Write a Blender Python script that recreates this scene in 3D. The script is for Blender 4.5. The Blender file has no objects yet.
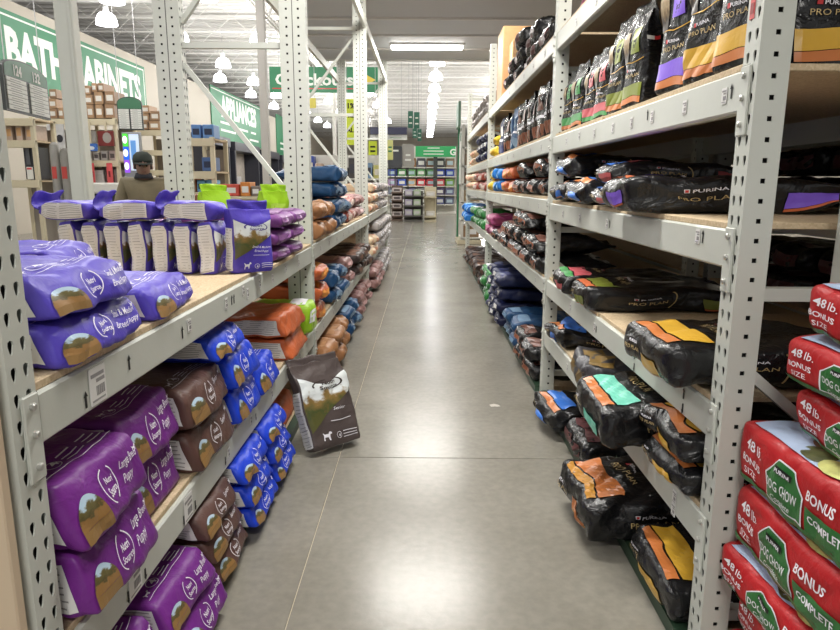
import bpy, bmesh, math, random
import numpy as np
from mathutils import Matrix, Vector
R = math.radians
scn = bpy.context.scene
COL = scn.collection
# ------------------------------------------------------------------ camera
cd = bpy.data.cameras.new('camera'); cam = bpy.data.objects.new('camera', cd); COL.objects.link(cam)
cd.sensor_width = 36; cd.lens = 36*650.33/840; cd.clip_end = 300; cd.clip_start = .05
cam.matrix_world = Matrix.Translation((0, 0, 1.405)) @ Matrix.Rotation(R(.364), 4, 'Z') @ Matrix.Rotation(R(90-11.388), 4, 'X') @ Matrix.Rotation(R(.314), 4, 'Z')
scn.camera = cam
# ------------------------------------------------------------------ world, exposure
w = bpy.data.worlds.new('world'); scn.world = w; w.use_nodes = True
w.node_tree.nodes['Background'].inputs[0].default_value = (1, .99, .97, 1)
w.node_tree.nodes['Background'].inputs[1].default_value = .55
vs = scn.view_settings
vs.view_transform = 'Standard'; vs.look = 'None'; vs.gamma = 1; vs.use_curve_mapping = False
vs.exposure = 0.17
scn.cycles.use_denoising = True
HALL_WATT = 230      # point light of one added high bay lamp
TUBE_WATT = 85       # one fluorescent fixture over the aisle

# ------------------------------------------------------------------ materials
MATS = {}
def lin(c):
    return tuple(((x/255)/12.92 if x/255 <= .04045 else ((x/255+.055)/1.055)**2.4) for x in c)
def mat(name, rgb, rough=.5, metal=0, spec=.5, bump=0, bscale=20, var=0, vscale=6, emit=0, coat=0, alpha=None, trans=0):
    if name in MATS: return MATS[name]
    m = bpy.data.materials.new(name); m.use_nodes = True; nt = m.node_tree; p = nt.nodes['Principled BSDF']
    c = lin(rgb); p.inputs['Base Color'].default_value = (*c, 1); p.inputs['Roughness'].default_value = rough
    p.inputs['Metallic'].default_value = metal; p.inputs['Specular IOR Level'].default_value = spec
    if coat: p.inputs['Coat Weight'].default_value = coat; p.inputs['Coat Roughness'].default_value = .15
    if trans: p.inputs['Transmission Weight'].default_value = trans
    if emit:
        p.inputs['Emission Color'].default_value = (*c, 1); p.inputs['Emission Strength'].default_value = emit
    tc = nt.nodes.new('ShaderNodeTexCoord')
    if var:
        n = nt.nodes.new('ShaderNodeTexNoise'); n.inputs['Scale'].default_value = vscale; n.inputs['Detail'].default_value = 6
        nt.links.new(tc.outputs['Object'], n.inputs['Vector'])
        r = nt.nodes.new('ShaderNodeValToRGB'); r.color_ramp.elements[0].position = .3; r.color_ramp.elements[1].position = .7
        r.color_ramp.elements[0].color = (*[x*(1-var) for x in c], 1); r.color_ramp.elements[1].color = (*[min(1, x*(1+var)) for x in c], 1)
        nt.links.new(n.outputs['Fac'], r.inputs['Fac']); nt.links.new(r.outputs['Color'], p.inputs['Base Color'])
    if bump:
        n = nt.nodes.new('ShaderNodeTexNoise'); n.inputs['Scale'].default_value = bscale; n.inputs['Detail'].default_value = 4
        n.inputs['Distortion'].default_value = .6
        nt.links.new(tc.outputs['Object'], n.inputs['Vector'])
        b = nt.nodes.new('ShaderNodeBump'); b.inputs['Strength'].default_value = bump; b.inputs['Distance'].default_value = .012
        nt.links.new(n.outputs['Fac'], b.inputs['Height']); nt.links.new(b.outputs['Normal'], p.inputs['Normal'])
    MATS[name] = m
    return m
def film(name, rgb, rough=.42, bump=.45, spec=.35):       # glossy bag film with fine crinkles and crumple facets
    m = mat(name, rgb, rough, spec=spec, var=.10, vscale=5); nt = m.node_tree; p = nt.nodes['Principled BSDF']
    tc = nt.nodes.new('ShaderNodeTexCoord'); n = nt.nodes.new('ShaderNodeTexNoise'); n.inputs['Scale'].default_value = 11; n.inputs['Detail'].default_value = 4; n.inputs['Distortion'].default_value = 1.2
    mp = nt.nodes.new('ShaderNodeVectorMath'); mp.operation = 'MULTIPLY_ADD'; mp.inputs[1].default_value = (.12,)*3
    nt.links.new(tc.outputs['Object'], n.inputs['Vector']); nt.links.new(n.outputs['Color'], mp.inputs[0]); nt.links.new(tc.outputs['Object'], mp.inputs[2])
    v = nt.nodes.new('ShaderNodeTexVoronoi'); v.inputs['Scale'].default_value = 11; nt.links.new(mp.outputs[0], v.inputs['Vector'])
    ad = nt.nodes.new('ShaderNodeMath'); ad.operation = 'MULTIPLY_ADD'; ad.inputs[1].default_value = .8
    nt.links.new(v.outputs['Distance'], ad.inputs[0]); nt.links.new(n.outputs['Fac'], ad.inputs[2])
    b = nt.nodes.new('ShaderNodeBump'); b.inputs['Strength'].default_value = bump; b.inputs['Distance'].default_value = .012
    nt.links.new(ad.outputs[0], b.inputs['Height']); nt.links.new(b.outputs['Normal'], p.inputs['Normal'])
    return m

paint = mat('rack_paint', (198, 201, 193), .42, var=.04, vscale=3, bump=.03, bscale=60)
steel = mat('galvanised_bolt', (190, 190, 185), .35, .7)
hole_shade = mat('post_hole_shade', (24, 23, 22), .9)
black_ink = mat('black_ink', (22, 22, 22), .6)
paper = mat('label_paper', (225, 224, 222), .6)
grey_ink = mat('grey_ink', (150, 148, 148), .7)
white_ink = mat('white_ink', (235, 233, 240), .45)
green_toe = mat('green_toe_paint', (42, 66, 48), .5)
def osb_mat():
    m = mat('particle_board', (206, 184, 150), .75, bump=.15, bscale=120)
    nt = m.node_tree; p = nt.nodes['Principled BSDF']
    tc = nt.nodes.new('ShaderNodeTexCoord'); v = nt.nodes.new('ShaderNodeTexVoronoi'); v.inputs['Scale'].default_value = 150
    n = nt.nodes.new('ShaderNodeTexNoise'); n.inputs['Scale'].default_value = 4; n.inputs['Detail'].default_value = 8
    nt.links.new(tc.outputs['Object'], v.inputs['Vector']); nt.links.new(tc.outputs['Object'], n.inputs['Vector'])
    mx = nt.nodes.new('ShaderNodeMix'); mx.data_type = 'RGBA'; mx.inputs[0].default_value = .5
    r = nt.nodes.new('ShaderNodeValToRGB')
    r.color_ramp.elements[0].color = (*lin((168, 142, 104)), 1); r.color_ramp.elements[1].color = (*lin((224, 204, 172)), 1)
    r2 = nt.nodes.new('ShaderNodeValToRGB')
    r2.color_ramp.elements[0].color = (*lin((188, 164, 128)), 1); r2.color_ramp.elements[1].color = (*lin((220, 202, 172)), 1)
    nt.links.new(v.outputs['Color'], r.inputs['Fac']); nt.links.new(n.outputs['Fac'], r2.inputs['Fac'])
    nt.links.new(r.outputs['Color'], mx.inputs[6]); nt.links.new(r2.outputs['Color'], mx.inputs[7])
    nt.links.new(mx.outputs[2], p.inputs['Base Color'])
    return m
osb = osb_mat()
def concrete_mat():
    m = bpy.data.materials.new('polished_concrete'); m.use_nodes = True; nt = m.node_tree; p = nt.nodes['Principled BSDF']
    tc = nt.nodes.new('ShaderNodeTexCoord')
    n = nt.nodes.new('ShaderNodeTexNoise'); n.inputs['Scale'].default_value = 1.6; n.inputs['Detail'].default_value = 9; n.inputs['Roughness'].default_value = .62
    n2 = nt.nodes.new('ShaderNodeTexNoise'); n2.inputs['Scale'].default_value = 28; n2.inputs['Detail'].default_value = 6
    geo = nt.nodes.new('ShaderNodeNewGeometry')
    nt.links.new(geo.outputs['Position'], n.inputs['Vector']); nt.links.new(geo.outputs['Position'], n2.inputs['Vector'])
    r = nt.nodes.new('ShaderNodeValToRGB'); e = r.color_ramp.elements
    e[0].position = .2; e[0].color = (*lin((128, 124, 113)), 1); e[1].position = .85; e[1].color = (*lin((160, 156, 145)), 1)
    r2 = nt.nodes.new('ShaderNodeValToRGB'); e = r2.color_ramp.elements
    e[0].position = .3; e[0].color = (.86, .86, .86, 1); e[1].position = .65; e[1].color = (1, 1, 1, 1)
    mx = nt.nodes.new('ShaderNodeMix'); mx.data_type = 'RGBA'; mx.blend_type = 'MULTIPLY'; mx.inputs[0].default_value = 1
    nt.links.new(n.outputs['Fac'], r.inputs['Fac']); nt.links.new(n2.outputs['Fac'], r2.inputs['Fac'])
    nt.links.new(r.outputs['Color'], mx.inputs[6]); nt.links.new(r2.outputs['Color'], mx.inputs[7]); nt.links.new(mx.outputs[2], p.inputs['Base Color'])
    rr = nt.nodes.new('ShaderNodeMapRange'); rr.inputs[3].default_value = .20; rr.inputs[4].default_value = .27
    nt.links.new(n.outputs['Fac'], rr.inputs[0]); nt.links.new(rr.outputs[0], p.inputs['Roughness'])
    p.inputs['Specular IOR Level'].default_value = .5
    b = nt.nodes.new('ShaderNodeBump'); b.inputs['Strength'].default_value = .06; b.inputs['Distance'].default_value = .01
    nt.links.new(n2.outputs['Fac'], b.inputs['Height']); nt.links.new(b.outputs['Normal'], p.inputs['Normal'])
    return m
concrete = concrete_mat()
def scene_print(name, sky, mid, low, horizon=.45, patch=None):
    # a printed landscape photograph: sky over trees over field, in the print's own UV
    m = bpy.data.materials.new(name); m.use_nodes = True; nt = m.node_tree; p = nt.nodes['Principled BSDF']; p.inputs['Roughness'].default_value = .35
    uv = nt.nodes.new('ShaderNodeUVMap'); sep = nt.nodes.new('ShaderNodeSeparateXYZ'); nt.links.new(uv.outputs[0], sep.inputs[0])
    n = nt.nodes.new('ShaderNodeTexNoise'); n.inputs['Scale'].default_value = 5; n.inputs['Detail'].default_value = 5
    nt.links.new(uv.outputs[0], n.inputs['Vector'])
    a = nt.nodes.new('ShaderNodeMath'); a.operation = 'MULTIPLY_ADD'; a.inputs[1].default_value = .7; a.inputs[2].default_value = -.35
    nt.links.new(n.outputs['Fac'], a.inputs[0])
    s = nt.nodes.new('ShaderNodeMath'); s.operation = 'ADD'; nt.links.new(a.outputs[0], s.inputs[0]); nt.links.new(sep.outputs[1], s.inputs[1])
    r = nt.nodes.new('ShaderNodeValToRGB'); e = r.color_ramp.elements
    e[0].position = 0; e[0].color = (*lin(low), 1); e[1].position = 1; e[1].color = (*lin(sky), 1)
    x = e.new(horizon*.55); x.color = (*lin(low), 1)
    x = e.new(horizon*.75); x.color = (*lin(mid), 1)
    x = e.new(horizon+.1); x.color = (*lin(patch or mid), 1)
    x = e.new(horizon+.2); x.color = (*lin(sky), 1)
    nt.links.new(s.outputs[0], r.inputs['Fac']); nt.links.new(r.outputs['Color'], p.inputs['Base Color'])
    MATS[name] = m
    return m
landscape = scene_print('landscape_print', (184, 208, 226), (84, 76, 44), (146, 110, 64), .55, (108, 100, 60))
sky_field = scene_print('sky_field_print', (226, 232, 232), (74, 86, 48), (92, 92, 50), .47, (140, 112, 62))
kibble_photo = scene_print('kibble_photo_print', (206, 200, 140), (104, 112, 66), (178, 196, 224), .62, (150, 146, 92))
food_photo = scene_print('dog_photo_print', (150, 132, 104), (110, 92, 70), (60, 50, 42), .5, (170, 150, 120))

# ------------------------------------------------------------------ mesh helpers
class MB:
    def __init__(s): s.v = []; s.f = []; s.mi = []; s.mats = []; s.uv = {}
    def m(s, mt):
        if mt not in s.mats: s.mats.append(mt)
        return s.mats.index(mt)
    def add(s, vs_, fs, mt, uvs=None):
        o = len(s.v); s.v.extend([tuple(map(float, q)) for q in vs_]); k = s.m(mt)
        for f in fs:
            if uvs is not None: s.uv[len(s.f)] = [uvs[i] for i in f]
            s.f.append(tuple(o+i for i in f)); s.mi.append(k)
    def box(s, x0, x1, y0, y1, z0, z1, mt):
        s.add([(x0,y0,z0),(x1,y0,z0),(x1,y1,z0),(x0,y1,z0),(x0,y0,z1),(x1,y0,z1),(x1,y1,z1),(x0,y1,z1)],
              [(0,3,2,1),(4,5,6,7),(0,1,5,4),(1,2,6,5),(2,3,7,6),(3,0,4,7)], mt)
    def rbox(s, x0, x1, y0, y1, z0, z1, mt, r=.006):   # box with chamfered edges
        vs_, fs = [], []
        X, Y, Z = (x0, x1), (y0, y1), (z0, z1)
        idx = {}
        for i in (0, 1):
            for j in (0, 1):
                for k in (0, 1):
                    sx, sy, sz = (1-2*i)*r, (1-2*j)*r, (1-2*k)*r
                    for ax, off in enumerate(((0, sy, sz), (sx, 0, sz), (sx, sy, 0))):
                        idx[i, j, k, ax] = len(vs_); vs_.append((X[i]+off[0], Y[j]+off[1], Z[k]+off[2]))
        I = lambda i, j, k, a: idx[i, j, k, a]
        for i in (0, 1):
            q = [I(i,0,0,0), I(i,1,0,0), I(i,1,1,0), I(i,0,1,0)]; fs.append(q if i else q[::-1])
            q = [I(0,i,0,1), I(0,i,1,1), I(1,i,1,1), I(1,i,0,1)]; fs.append(q if i else q[::-1])
            q = [I(0,0,i,2), I(1,0,i,2), I(1,1,i,2), I(0,1,i,2)]; fs.append(q if i else q[::-1])
        for a in (0, 1):
            for b in (0, 1):
                fl = (a ^ b)
                q = [I(a,b,0,0), I(a,b,0,1), I(a,b,1,1), I(a,b,1,0)]; fs.append(q if not fl else q[::-1])
                q = [I(a,0,b,2), I(a,0,b,0), I(a,1,b,0), I(a,1,b,2)]; fs.append(q if not fl else q[::-1])
                q = [I(0,a,b,1), I(0,a,b,2), I(1,a,b,2), I(1,a,b,1)]; fs.append(q if not fl else q[::-1])
        for i in (0, 1):
            for j in (0, 1):
                for k in (0, 1):
                    q = [I(i,j,k,0), I(i,j,k,1), I(i,j,k,2)]; fs.append(q if (i+j+k) % 2 else q[::-1])
        s.add(vs_, fs, mt)
    def bar(s, p, q, wd, th, mt, up=(0, 0, 1)):          # bar of rectangular section from p to q
        p, q = Vector(p), Vector(q); d = (q-p).normalized(); u = Vector(up)
        if abs(d.dot(u)) > .95: u = Vector((1, 0, 0))
        a = d.cross(u).normalized(); b = a.cross(d).normalized()
        vs_ = []
        for e in (p, q):
            for sa, sb in ((-1,-1),(1,-1),(1,1),(-1,1)): vs_.append(e+a*sa*wd/2+b*sb*th/2)
        s.add(vs_, [(3,2,1,0),(4,5,6,7),(0,1,5,4),(1,2,6,5),(2,3,7,6),(3,0,4,7)], mt)
    def lathe(s, prof, c, mt, n=14, axis='z'):
        vs_, fs = [], []
        for (r, h) in prof:
            for i in range(n):
                t = 2*math.pi*i/n
                if axis == 'z': vs_.append((c[0]+r*math.cos(t), c[1]+r*math.sin(t), c[2]+h))
                elif axis == 'x': vs_.append((c[0]+h, c[1]+r*math.cos(t), c[2]+r*math.sin(t)))
                else: vs_.append((c[0]+r*math.sin(t), c[1]+h, c[2]+r*math.cos(t)))
        for k in range(len(prof)-1):
            for i in range(n): fs.append((k*n+i, k*n+(i+1) % n, (k+1)*n+(i+1) % n, (k+1)*n+i))
        fs.append(tuple(range(n))[::-1]); fs.append(tuple((len(prof)-1)*n+i for i in range(n)))
        s.add(vs_, fs, mt)
    def mesh(s, name, smooth=False):
        me = bpy.data.meshes.new(name); me.from_pydata(s.v, [], s.f)
        for m_ in s.mats: me.materials.append(m_)
        me.polygons.foreach_set('material_index', s.mi)
        if smooth: me.polygons.foreach_set('use_smooth', [True]*len(s.f))
        if s.uv:
            ul = me.uv_layers.new(name='UVMap')
            for fi, uvs in s.uv.items():
                for li, uvv in zip(me.polygons[fi].loop_indices, uvs): ul.data[li].uv = uvv
        me.update()
        return me
    def build(s, name, parent=None, smooth=False, loc=None, rot=None):
        return link(name, s.mesh(name, smooth), parent, loc, rot)
def link(name, me, parent=None, loc=None, rot=None):
    o = bpy.data.objects.new(name, me); COL.objects.link(o)
    if parent: o.parent = parent
    if loc: o.location = loc
    if rot: o.rotation_euler = rot
    return o
USED = {}
def tag(o, label, cat, group=None, kind=None):
    o['label'] = label; o['category'] = cat
    if group: o['group'] = group
    if kind: o['kind'] = kind
    return o
def thing(name, label, cat, loc=(0, 0, 0), rot=(0, 0, 0), group=None):
    o = bpy.data.objects.new(name, None); COL.objects.link(o); o.location = loc; o.rotation_euler = rot; o.empty_display_size = .05
    return tag(o, label, cat, group)
def struct(o): o['kind'] = 'structure'; return o
def copy_tree(root, parent=None):
    c = root.copy(); COL.objects.link(c); c.parent = parent
    for ch in [k for k in root.children]: copy_tree(ch, c)
    return c

_T = {}
def text2d(s, bold=0.0, shear=0.0):
    k = (s, bold, shear)
    if k not in _T:
        cu = bpy.data.curves.new('t', 'FONT'); cu.body = s; cu.resolution_u = 2; cu.offset = bold; cu.shear = shear; cu.fill_mode = 'FRONT'
        o = bpy.data.objects.new('t', cu); COL.objects.link(o)
        dg = bpy.context.evaluated_depsgraph_get()
        me = bpy.data.meshes.new_from_object(o.evaluated_get(dg))
        bm = bmesh.new(); bm.from_mesh(me); bmesh.ops.triangulate(bm, faces=bm.faces); lg = [e for e in bm.edges if e.calc_length() > .22]; bmesh.ops.subdivide_edges(bm, edges=lg, cuts=2); bmesh.ops.triangulate(bm, faces=bm.faces); bm.to_mesh(me); bm.free()
        v = np.array([(q.co.x, q.co.y) for q in me.vertices]) if len(me.vertices) else np.zeros((0, 2))
        f = [tuple(p.vertices) for p in me.polygons]
        bpy.data.objects.remove(o); bpy.data.curves.remove(cu); bpy.data.meshes.remove(me)
        if len(v): v = v-np.array([v[:, 0].min(), 0])
        wd = v[:, 0].max() if len(v) else 0
        _T[k] = (v, f, wd)
    return _T[k]
def flat_text(mb, s, origin, right, up, size, mt, align='c', bold=.015, shear=0, width=None, lift=.004):
    v, f, wd = text2d(s, bold, shear); sx = size if width is None else width/wd
    o, r, u = Vector(origin), Vector(right), Vector(up); n = r.cross(u)
    off = {'c': -wd/2, 'l': 0, 'r': -wd}[align]
    mb.add([o+r*((x+off)*sx)+u*(y*size)+n*lift for x, y in v], f, mt)
def flat_poly(mb, pts, origin, right, up, mt, lift=.003, uvs=None):
    o, r, u = Vector(origin), Vector(right), Vector(up); n = r.cross(u)
    mb.add([o+r*x+u*y+n*lift for x, y in pts], [tuple(range(len(pts)))], mt, uvs)

# ------------------------------------------------------------------ bags
def sst(a, b, x):
    t = np.clip((x-a)/(b-a), 0, 1); return t*t*(3-2*t)
DOG = [(0,0),(.12,0),(.16,.28),(.5,.3),(.56,0),(.68,0),(.7,.35),(.78,.55),(.98,.6),(1,.72),(.86,.86),(.74,.82),(.62,.6),(.2,.6),(.05,.8),(-.04,.78),(.08,.5)]
class Bag:
    def __init__(s, L, W, T, seed, upright=False, wr=.004, grid=(22, 16, 7), seam=1., end=.03, plump=0., r=.03, slant=0., soft=.14, tap=-.25):
        s.tap = tap
        s.L, s.W, s.T, s.up = L, W, T, upright; s.seam = seam; s.end = end; s.plump = plump; s.r = min(r, .36*T); s.slant = slant; s.soft = soft
        rg = np.random.RandomState(seed); s.wr = wr
        s.k = [(rg.uniform(-1, 1, 3)*2*np.pi/wl, rg.uniform(0, 6.28), rg.uniform(-1, 1, 3)*am) for wl, am in
               [(.30, 1.5), (.26, 1.4), (.18, 1.2), (.14, 1.), (.10, .7), (.085, .6), (.065, .22), (.05, .12)]]
        s.grid = grid; s.parts = {}; s.z0, s.zs = 0, 1
        q = np.array([(a, b, c) for a in np.linspace(-1, 1, 28) for b in np.linspace(-1, 1, 18) for c in (-1, 1)]); o = s.raw(*q.T)
        bot = o[(q[:, 2] < 0) & (q[:, 0] > -.5), 2]; lo = np.quantile(bot, .25); hi_ = o[:, 2].max()
        s.z0 = -lo; s.zs = T*.985/(hi_-lo)
    def raw(s, a, b, c):
        hx, hy, hz = s.L/2, s.W/2, s.T/2
        q = np.stack([a*hx, b*hy, c*hz], 1); r = (s.r*(1-.8*sst(-.3, -.9, a)))[:, None]
        lim = np.array([[hx, hy, hz]])-r; inn = np.clip(q, -lim, lim); d = q-inn
        n = np.linalg.norm(d, axis=1, keepdims=True); n[n == 0] = 1
        p = inn+d/n*r*np.clip(np.abs(d).max(1, keepdims=True)/r, 0, 1)
        x, y, z = p.T; A, B_, C_ = x/hx, y/hy, z/hz
        fill = (1-s.soft*np.abs(B_)**3)*(1-s.soft*np.clip(A, 0, 1)**4)
        z = z*fill*(1+s.plump*(1-B_**2)*(1-A**2))
        x = x+s.end*(1-B_**2)*(1-C_**2)*sst(.2, 1, A)-s.slant*(C_*.5+.5)*sst(.55, 1, A)
        sm = sst(s.tap, -1, A)*s.seam
        z = z*(1-.93*sm); y = y*(1+.02*sm)
        y = y*(1-.10*sm*(1-np.abs(C_)))
        y = y+.015*s.W*np.sin(3*A+1)*(1-C_**2)
        p = np.stack([x, y, z], 1); o = p.copy()
        for kv, ph, am in s.k: o = o+np.sin(p@kv+ph)[:, None]*am*s.wr
        # sharp film creases near the ends and edges
        cr = np.abs(np.sin(p@(s.k[4][0]*.8)+s.k[4][1]))+.5*np.abs(np.sin(p@(s.k[5][0]*.6)+s.k[6][1]))
        o = o+(p/np.array([hx, hy, hz]))*((cr-.9)*s.wr*1.2*sst(-.3, .9, np.maximum(np.abs(A), np.abs(B_))))[:, None]
        return o
    def shape(s, a, b, c):
        o = s.raw(np.asarray(a, float), np.asarray(b, float), np.asarray(c, float))
        o[:, 2] = np.clip((o[:, 2]+s.z0)*s.zs, .0015, s.T*.985)
        return o
    def fin(s, o):
        if s.up:                                     # stand on the block end: front panel faces +X
            return np.stack([o[:, 2]-s.T*.5, o[:, 1], np.maximum(s.L/2-o[:, 0], .0015)], 1)
        return o
    def abc(s, face, p, q):
        p, q = np.asarray(p, float), np.asarray(q, float); one = np.ones_like(p); k = .995
        L, W, T = s.L/2, s.W/2, s.T/2
        if face == 'panel': r = (-q/L, p/W, one)
        elif face == 'back': r = (-q/L, -p/W, -one)
        elif face == 'front': r = (one, p/W, q/T)
        elif face == 'ymin': r = (p/L, -one, q/T)
        else: r = (-p/L, one, q/T)
        return [np.clip(t, -1, 1) for t in r]
    def on(s, face, p, q, lift=.0022):
        h = .004
        P = s.shape(*s.abc(face, p, q)); px = s.shape(*s.abc(face, np.asarray(p)+h, q))-s.shape(*s.abc(face, np.asarray(p)-h, q))
        qx = s.shape(*s.abc(face, p, np.asarray(q)+h))-s.shape(*s.abc(face, p, np.asarray(q)-h))
        n = np.cross(px, qx); ln = np.linalg.norm(n, axis=1, keepdims=True); ln[ln == 0] = 1
        return s.fin(P+n/ln*lift)
    def mb(s, part, face=None):
        if part == 'printed_artwork': part = {'front': 'end_print', 'panel': 'panel_print'}.get(face, 'side_print')
        return s.parts.setdefault(part, MB())
    def rect(s, part, face, p0, q0, p1, q1, mt, lift=.0034, cell=.02, uv=False):
        nx = max(1, int(math.ceil(abs(p1-p0)/cell))); ny = max(1, int(math.ceil(abs(q1-q0)/cell)))
        P, Q = np.meshgrid(np.linspace(p0, p1, nx+1), np.linspace(q0, q1, ny+1)); P, Q = P.ravel(), Q.ravel()
        v = s.on(face, P, Q, lift); f = [(j*(nx+1)+i, j*(nx+1)+i+1, (j+1)*(nx+1)+i+1, (j+1)*(nx+1)+i) for j in range(ny) for i in range(nx)]
        uvs = list(zip((P-p0)/(p1-p0), (Q-q0)/(q1-q0))) if uv else None
        s.mb(part, face).add(v, f, mt, uvs)
    def band(s, part, face, fn0, fn1, p0, p1, mt, lift=.0022, n=12, m=8, uv=False):   # area between two curves q=fn(p)
        P, t = np.meshgrid(np.linspace(p0, p1, n+1), np.linspace(0, 1, m+1)); P, t = P.ravel(), t.ravel()
        q0 = np.array([fn0(x) for x in P]); q1 = np.array([fn1(x) for x in P]); Q = q0+(q1-q0)*t
        v = s.on(face, P, Q, lift); f = [(j*(n+1)+i, j*(n+1)+i+1, (j+1)*(n+1)+i+1, (j+1)*(n+1)+i) for j in range(m) for i in range(n)]
        lo, hi = Q.min(), Q.max()
        s.mb(part, face).add(v, f, mt, list(zip((P-p0)/(p1-p0), (Q-lo)/(hi-lo))) if uv else None)
    def disc(s, part, face, p, q, rp, rq, mt, lift=.0024, a0=0, a1=360, r0=0., n=18, uv=False):
        rings = 4 if r0 == 0 else 1; ang = np.radians(np.linspace(a0, a1, n+1)); rad = np.linspace(r0, 1, rings+1)
        P = np.concatenate([p+rp*r*np.cos(ang) for r in rad]); Q = np.concatenate([q+rq*r*np.sin(ang) for r in rad])
        v = s.on(face, P, Q, lift)
        f = [(k*(n+1)+i, (k+1)*(n+1)+i, (k+1)*(n+1)+i+1, k*(n+1)+i+1) for k in range(rings) for i in range(n)]
        s.mb(part, face).add(v, f, mt, list(zip((P-P.min())/(P.max()-P.min()), (Q-Q.min())/(Q.max()-Q.min()))) if uv else None)
    def text(s, part, face, tx, p, q, size, mt, align='c', bold=.02, shear=0, width=None, lift=.0046):
        if not tx: return
        v, f, wd = text2d(tx, bold, shear); sx = size if width is None else width/wd
        off = {'c': -wd/2, 'l': 0, 'r': -wd}[align]
        P = p+(v[:, 0]+off)*sx; Q = q+v[:, 1]*size
        s.mb(part, face).add(s.on(face, P, Q, lift+.001), f, mt)
    def dog(s, part, face, p, q, size, mt):
        P = np.array([x for x, y in DOG])*size+p; Q = np.array([y for x, y in DOG])*size+q
        s.mb(part, face).add(s.on(face, P, Q, .0034), [tuple(range(len(DOG)))], mt)
    def body(s, mt):
        na, nb, nc = s.grid
        def ax(n): u = np.linspace(-1, 1, n+1); return np.sign(u)*(1-(1-np.abs(u))**1.5)
        ca, cb, cc = ax(na), ax(nb), ax(nc); idx = {}; pts = []; fs = []
        def vid(i, j, k):
            if (i, j, k) not in idx: idx[i, j, k] = len(pts); pts.append((ca[i], cb[j], cc[k]))
            return idx[i, j, k]
        for i in range(na):
            for j in range(nb):
                fs.append((vid(i,j,nc), vid(i+1,j,nc), vid(i+1,j+1,nc), vid(i,j+1,nc))); fs.append((vid(i,j+1,0), vid(i+1,j+1,0), vid(i+1,j,0), vid(i,j,0)))
            for k in range(nc):
                fs.append((vid(i,0,k), vid(i+1,0,k), vid(i+1,0,k+1), vid(i,0,k+1))); fs.append((vid(i,nb,k+1), vid(i+1,nb,k+1), vid(i+1,nb,k), vid(i,nb,k)))
        for j in range(nb):
            for k in range(nc):
                fs.append((vid(na,j,k), vid(na,j+1,k), vid(na,j+1,k+1), vid(na,j,k+1))); fs.append((vid(0,j,k+1), vid(0,j+1,k+1), vid(0,j+1,k), vid(0,j,k)))
        v = s.fin(s.shape(*np.array(pts).T)); s.mb('bag_body').add(v, fs, mt)
    def flap(s, mt, length=.05, fold=0., n=10):        # sewn seam flap at the closed end
        P = np.linspace(-1, 1, n+1); top = s.shape(-np.ones(n+1), P, np.ones(n+1)); top[:, 2] = s.shape(-np.ones(n+1), P, np.zeros(n+1))[:, 2]; vs_ = []
        rows = 4
        for k in range(rows+1):
            t = k/rows; ang = fold*t
            o = top.copy(); o[:, 0] -= length*t*math.cos(ang) ; o[:, 2] += length*t*math.sin(ang)+.004*np.sin(P*5+k)
            vs_.append(o)
        up_ = [o+np.array([0, 0, .0025]) for o in vs_]; dn = [o-np.array([0, 0, .0025]) for o in vs_]
        v = s.fin(np.concatenate(up_+dn)); N = (rows+1)*(n+1); f = []
        for k in range(rows):
            for i in range(n):
                a = k*(n+1)+i; f.append((a, a+n+1, a+n+2, a+1)); f.append((N+a+1, N+a+n+2, N+a+n+1, N+a))
        for i in range(n):
            a = rows*(n+1)+i; f.append((a, N+a, N+a+1, a+1))
        for k in range(rows):
            for i in (0, n):
                a = k*(n+1)+i; f.append((a, N+a, N+a+n+1, a+n+1))
        s.mb('seam_flap').add(v, f, mt)
    def finish(s):
        return [(n, m.mesh(n, smooth=(n in ('bag_body', 'seam_flap')))) for n, m in s.parts.items()]

gold = mat('gold_print', (214, 168, 58), .32); orange_pr = mat('orange_print', (198, 118, 62), .35)
pale_gold = mat('pale_gold_print', (196, 170, 116), .4); red_pr = mat('red_print', (196, 40, 44), .4)
def nutrition(B, face='ymin', p0=-.40, p1=.44, h=.36):
    L, T = B.L, B.T
    B.rect('nutrition_panel', face, p0*L, -h*T, p1*L, h*T, paper, lift=.0026)
    rg = random.Random(int(L*1000))
    if B.up:                                        # text lines run across the narrow side
        n = 16
        for i in range(n):
            p = (p0+.03+i*(p1-p0-.06)/(n-1))*L; wd = .012*L if i % 5 else .022*L
            B.rect('nutrition_panel', face, p-wd/4, -h*T*.86, p+wd/4, h*T*(.5+.36*rg.random()), grey_ink, lift=.0036, cell=.05)
        return
    n = 7
    for cx0, cx1 in ((p0+.02, p0+(p1-p0)*.40), (p0+(p1-p0)*.46, p1-.02)):
        for i in range(n):
            q = (-h+.07+i*(2*h-.12)/(n-1))*T
            B.rect('nutrition_panel', face, cx0*L, q-.010*T, (cx1-rg.random()*.05)*L, q+.014*T, grey_ink, lift=.0036, cell=.05)
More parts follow.
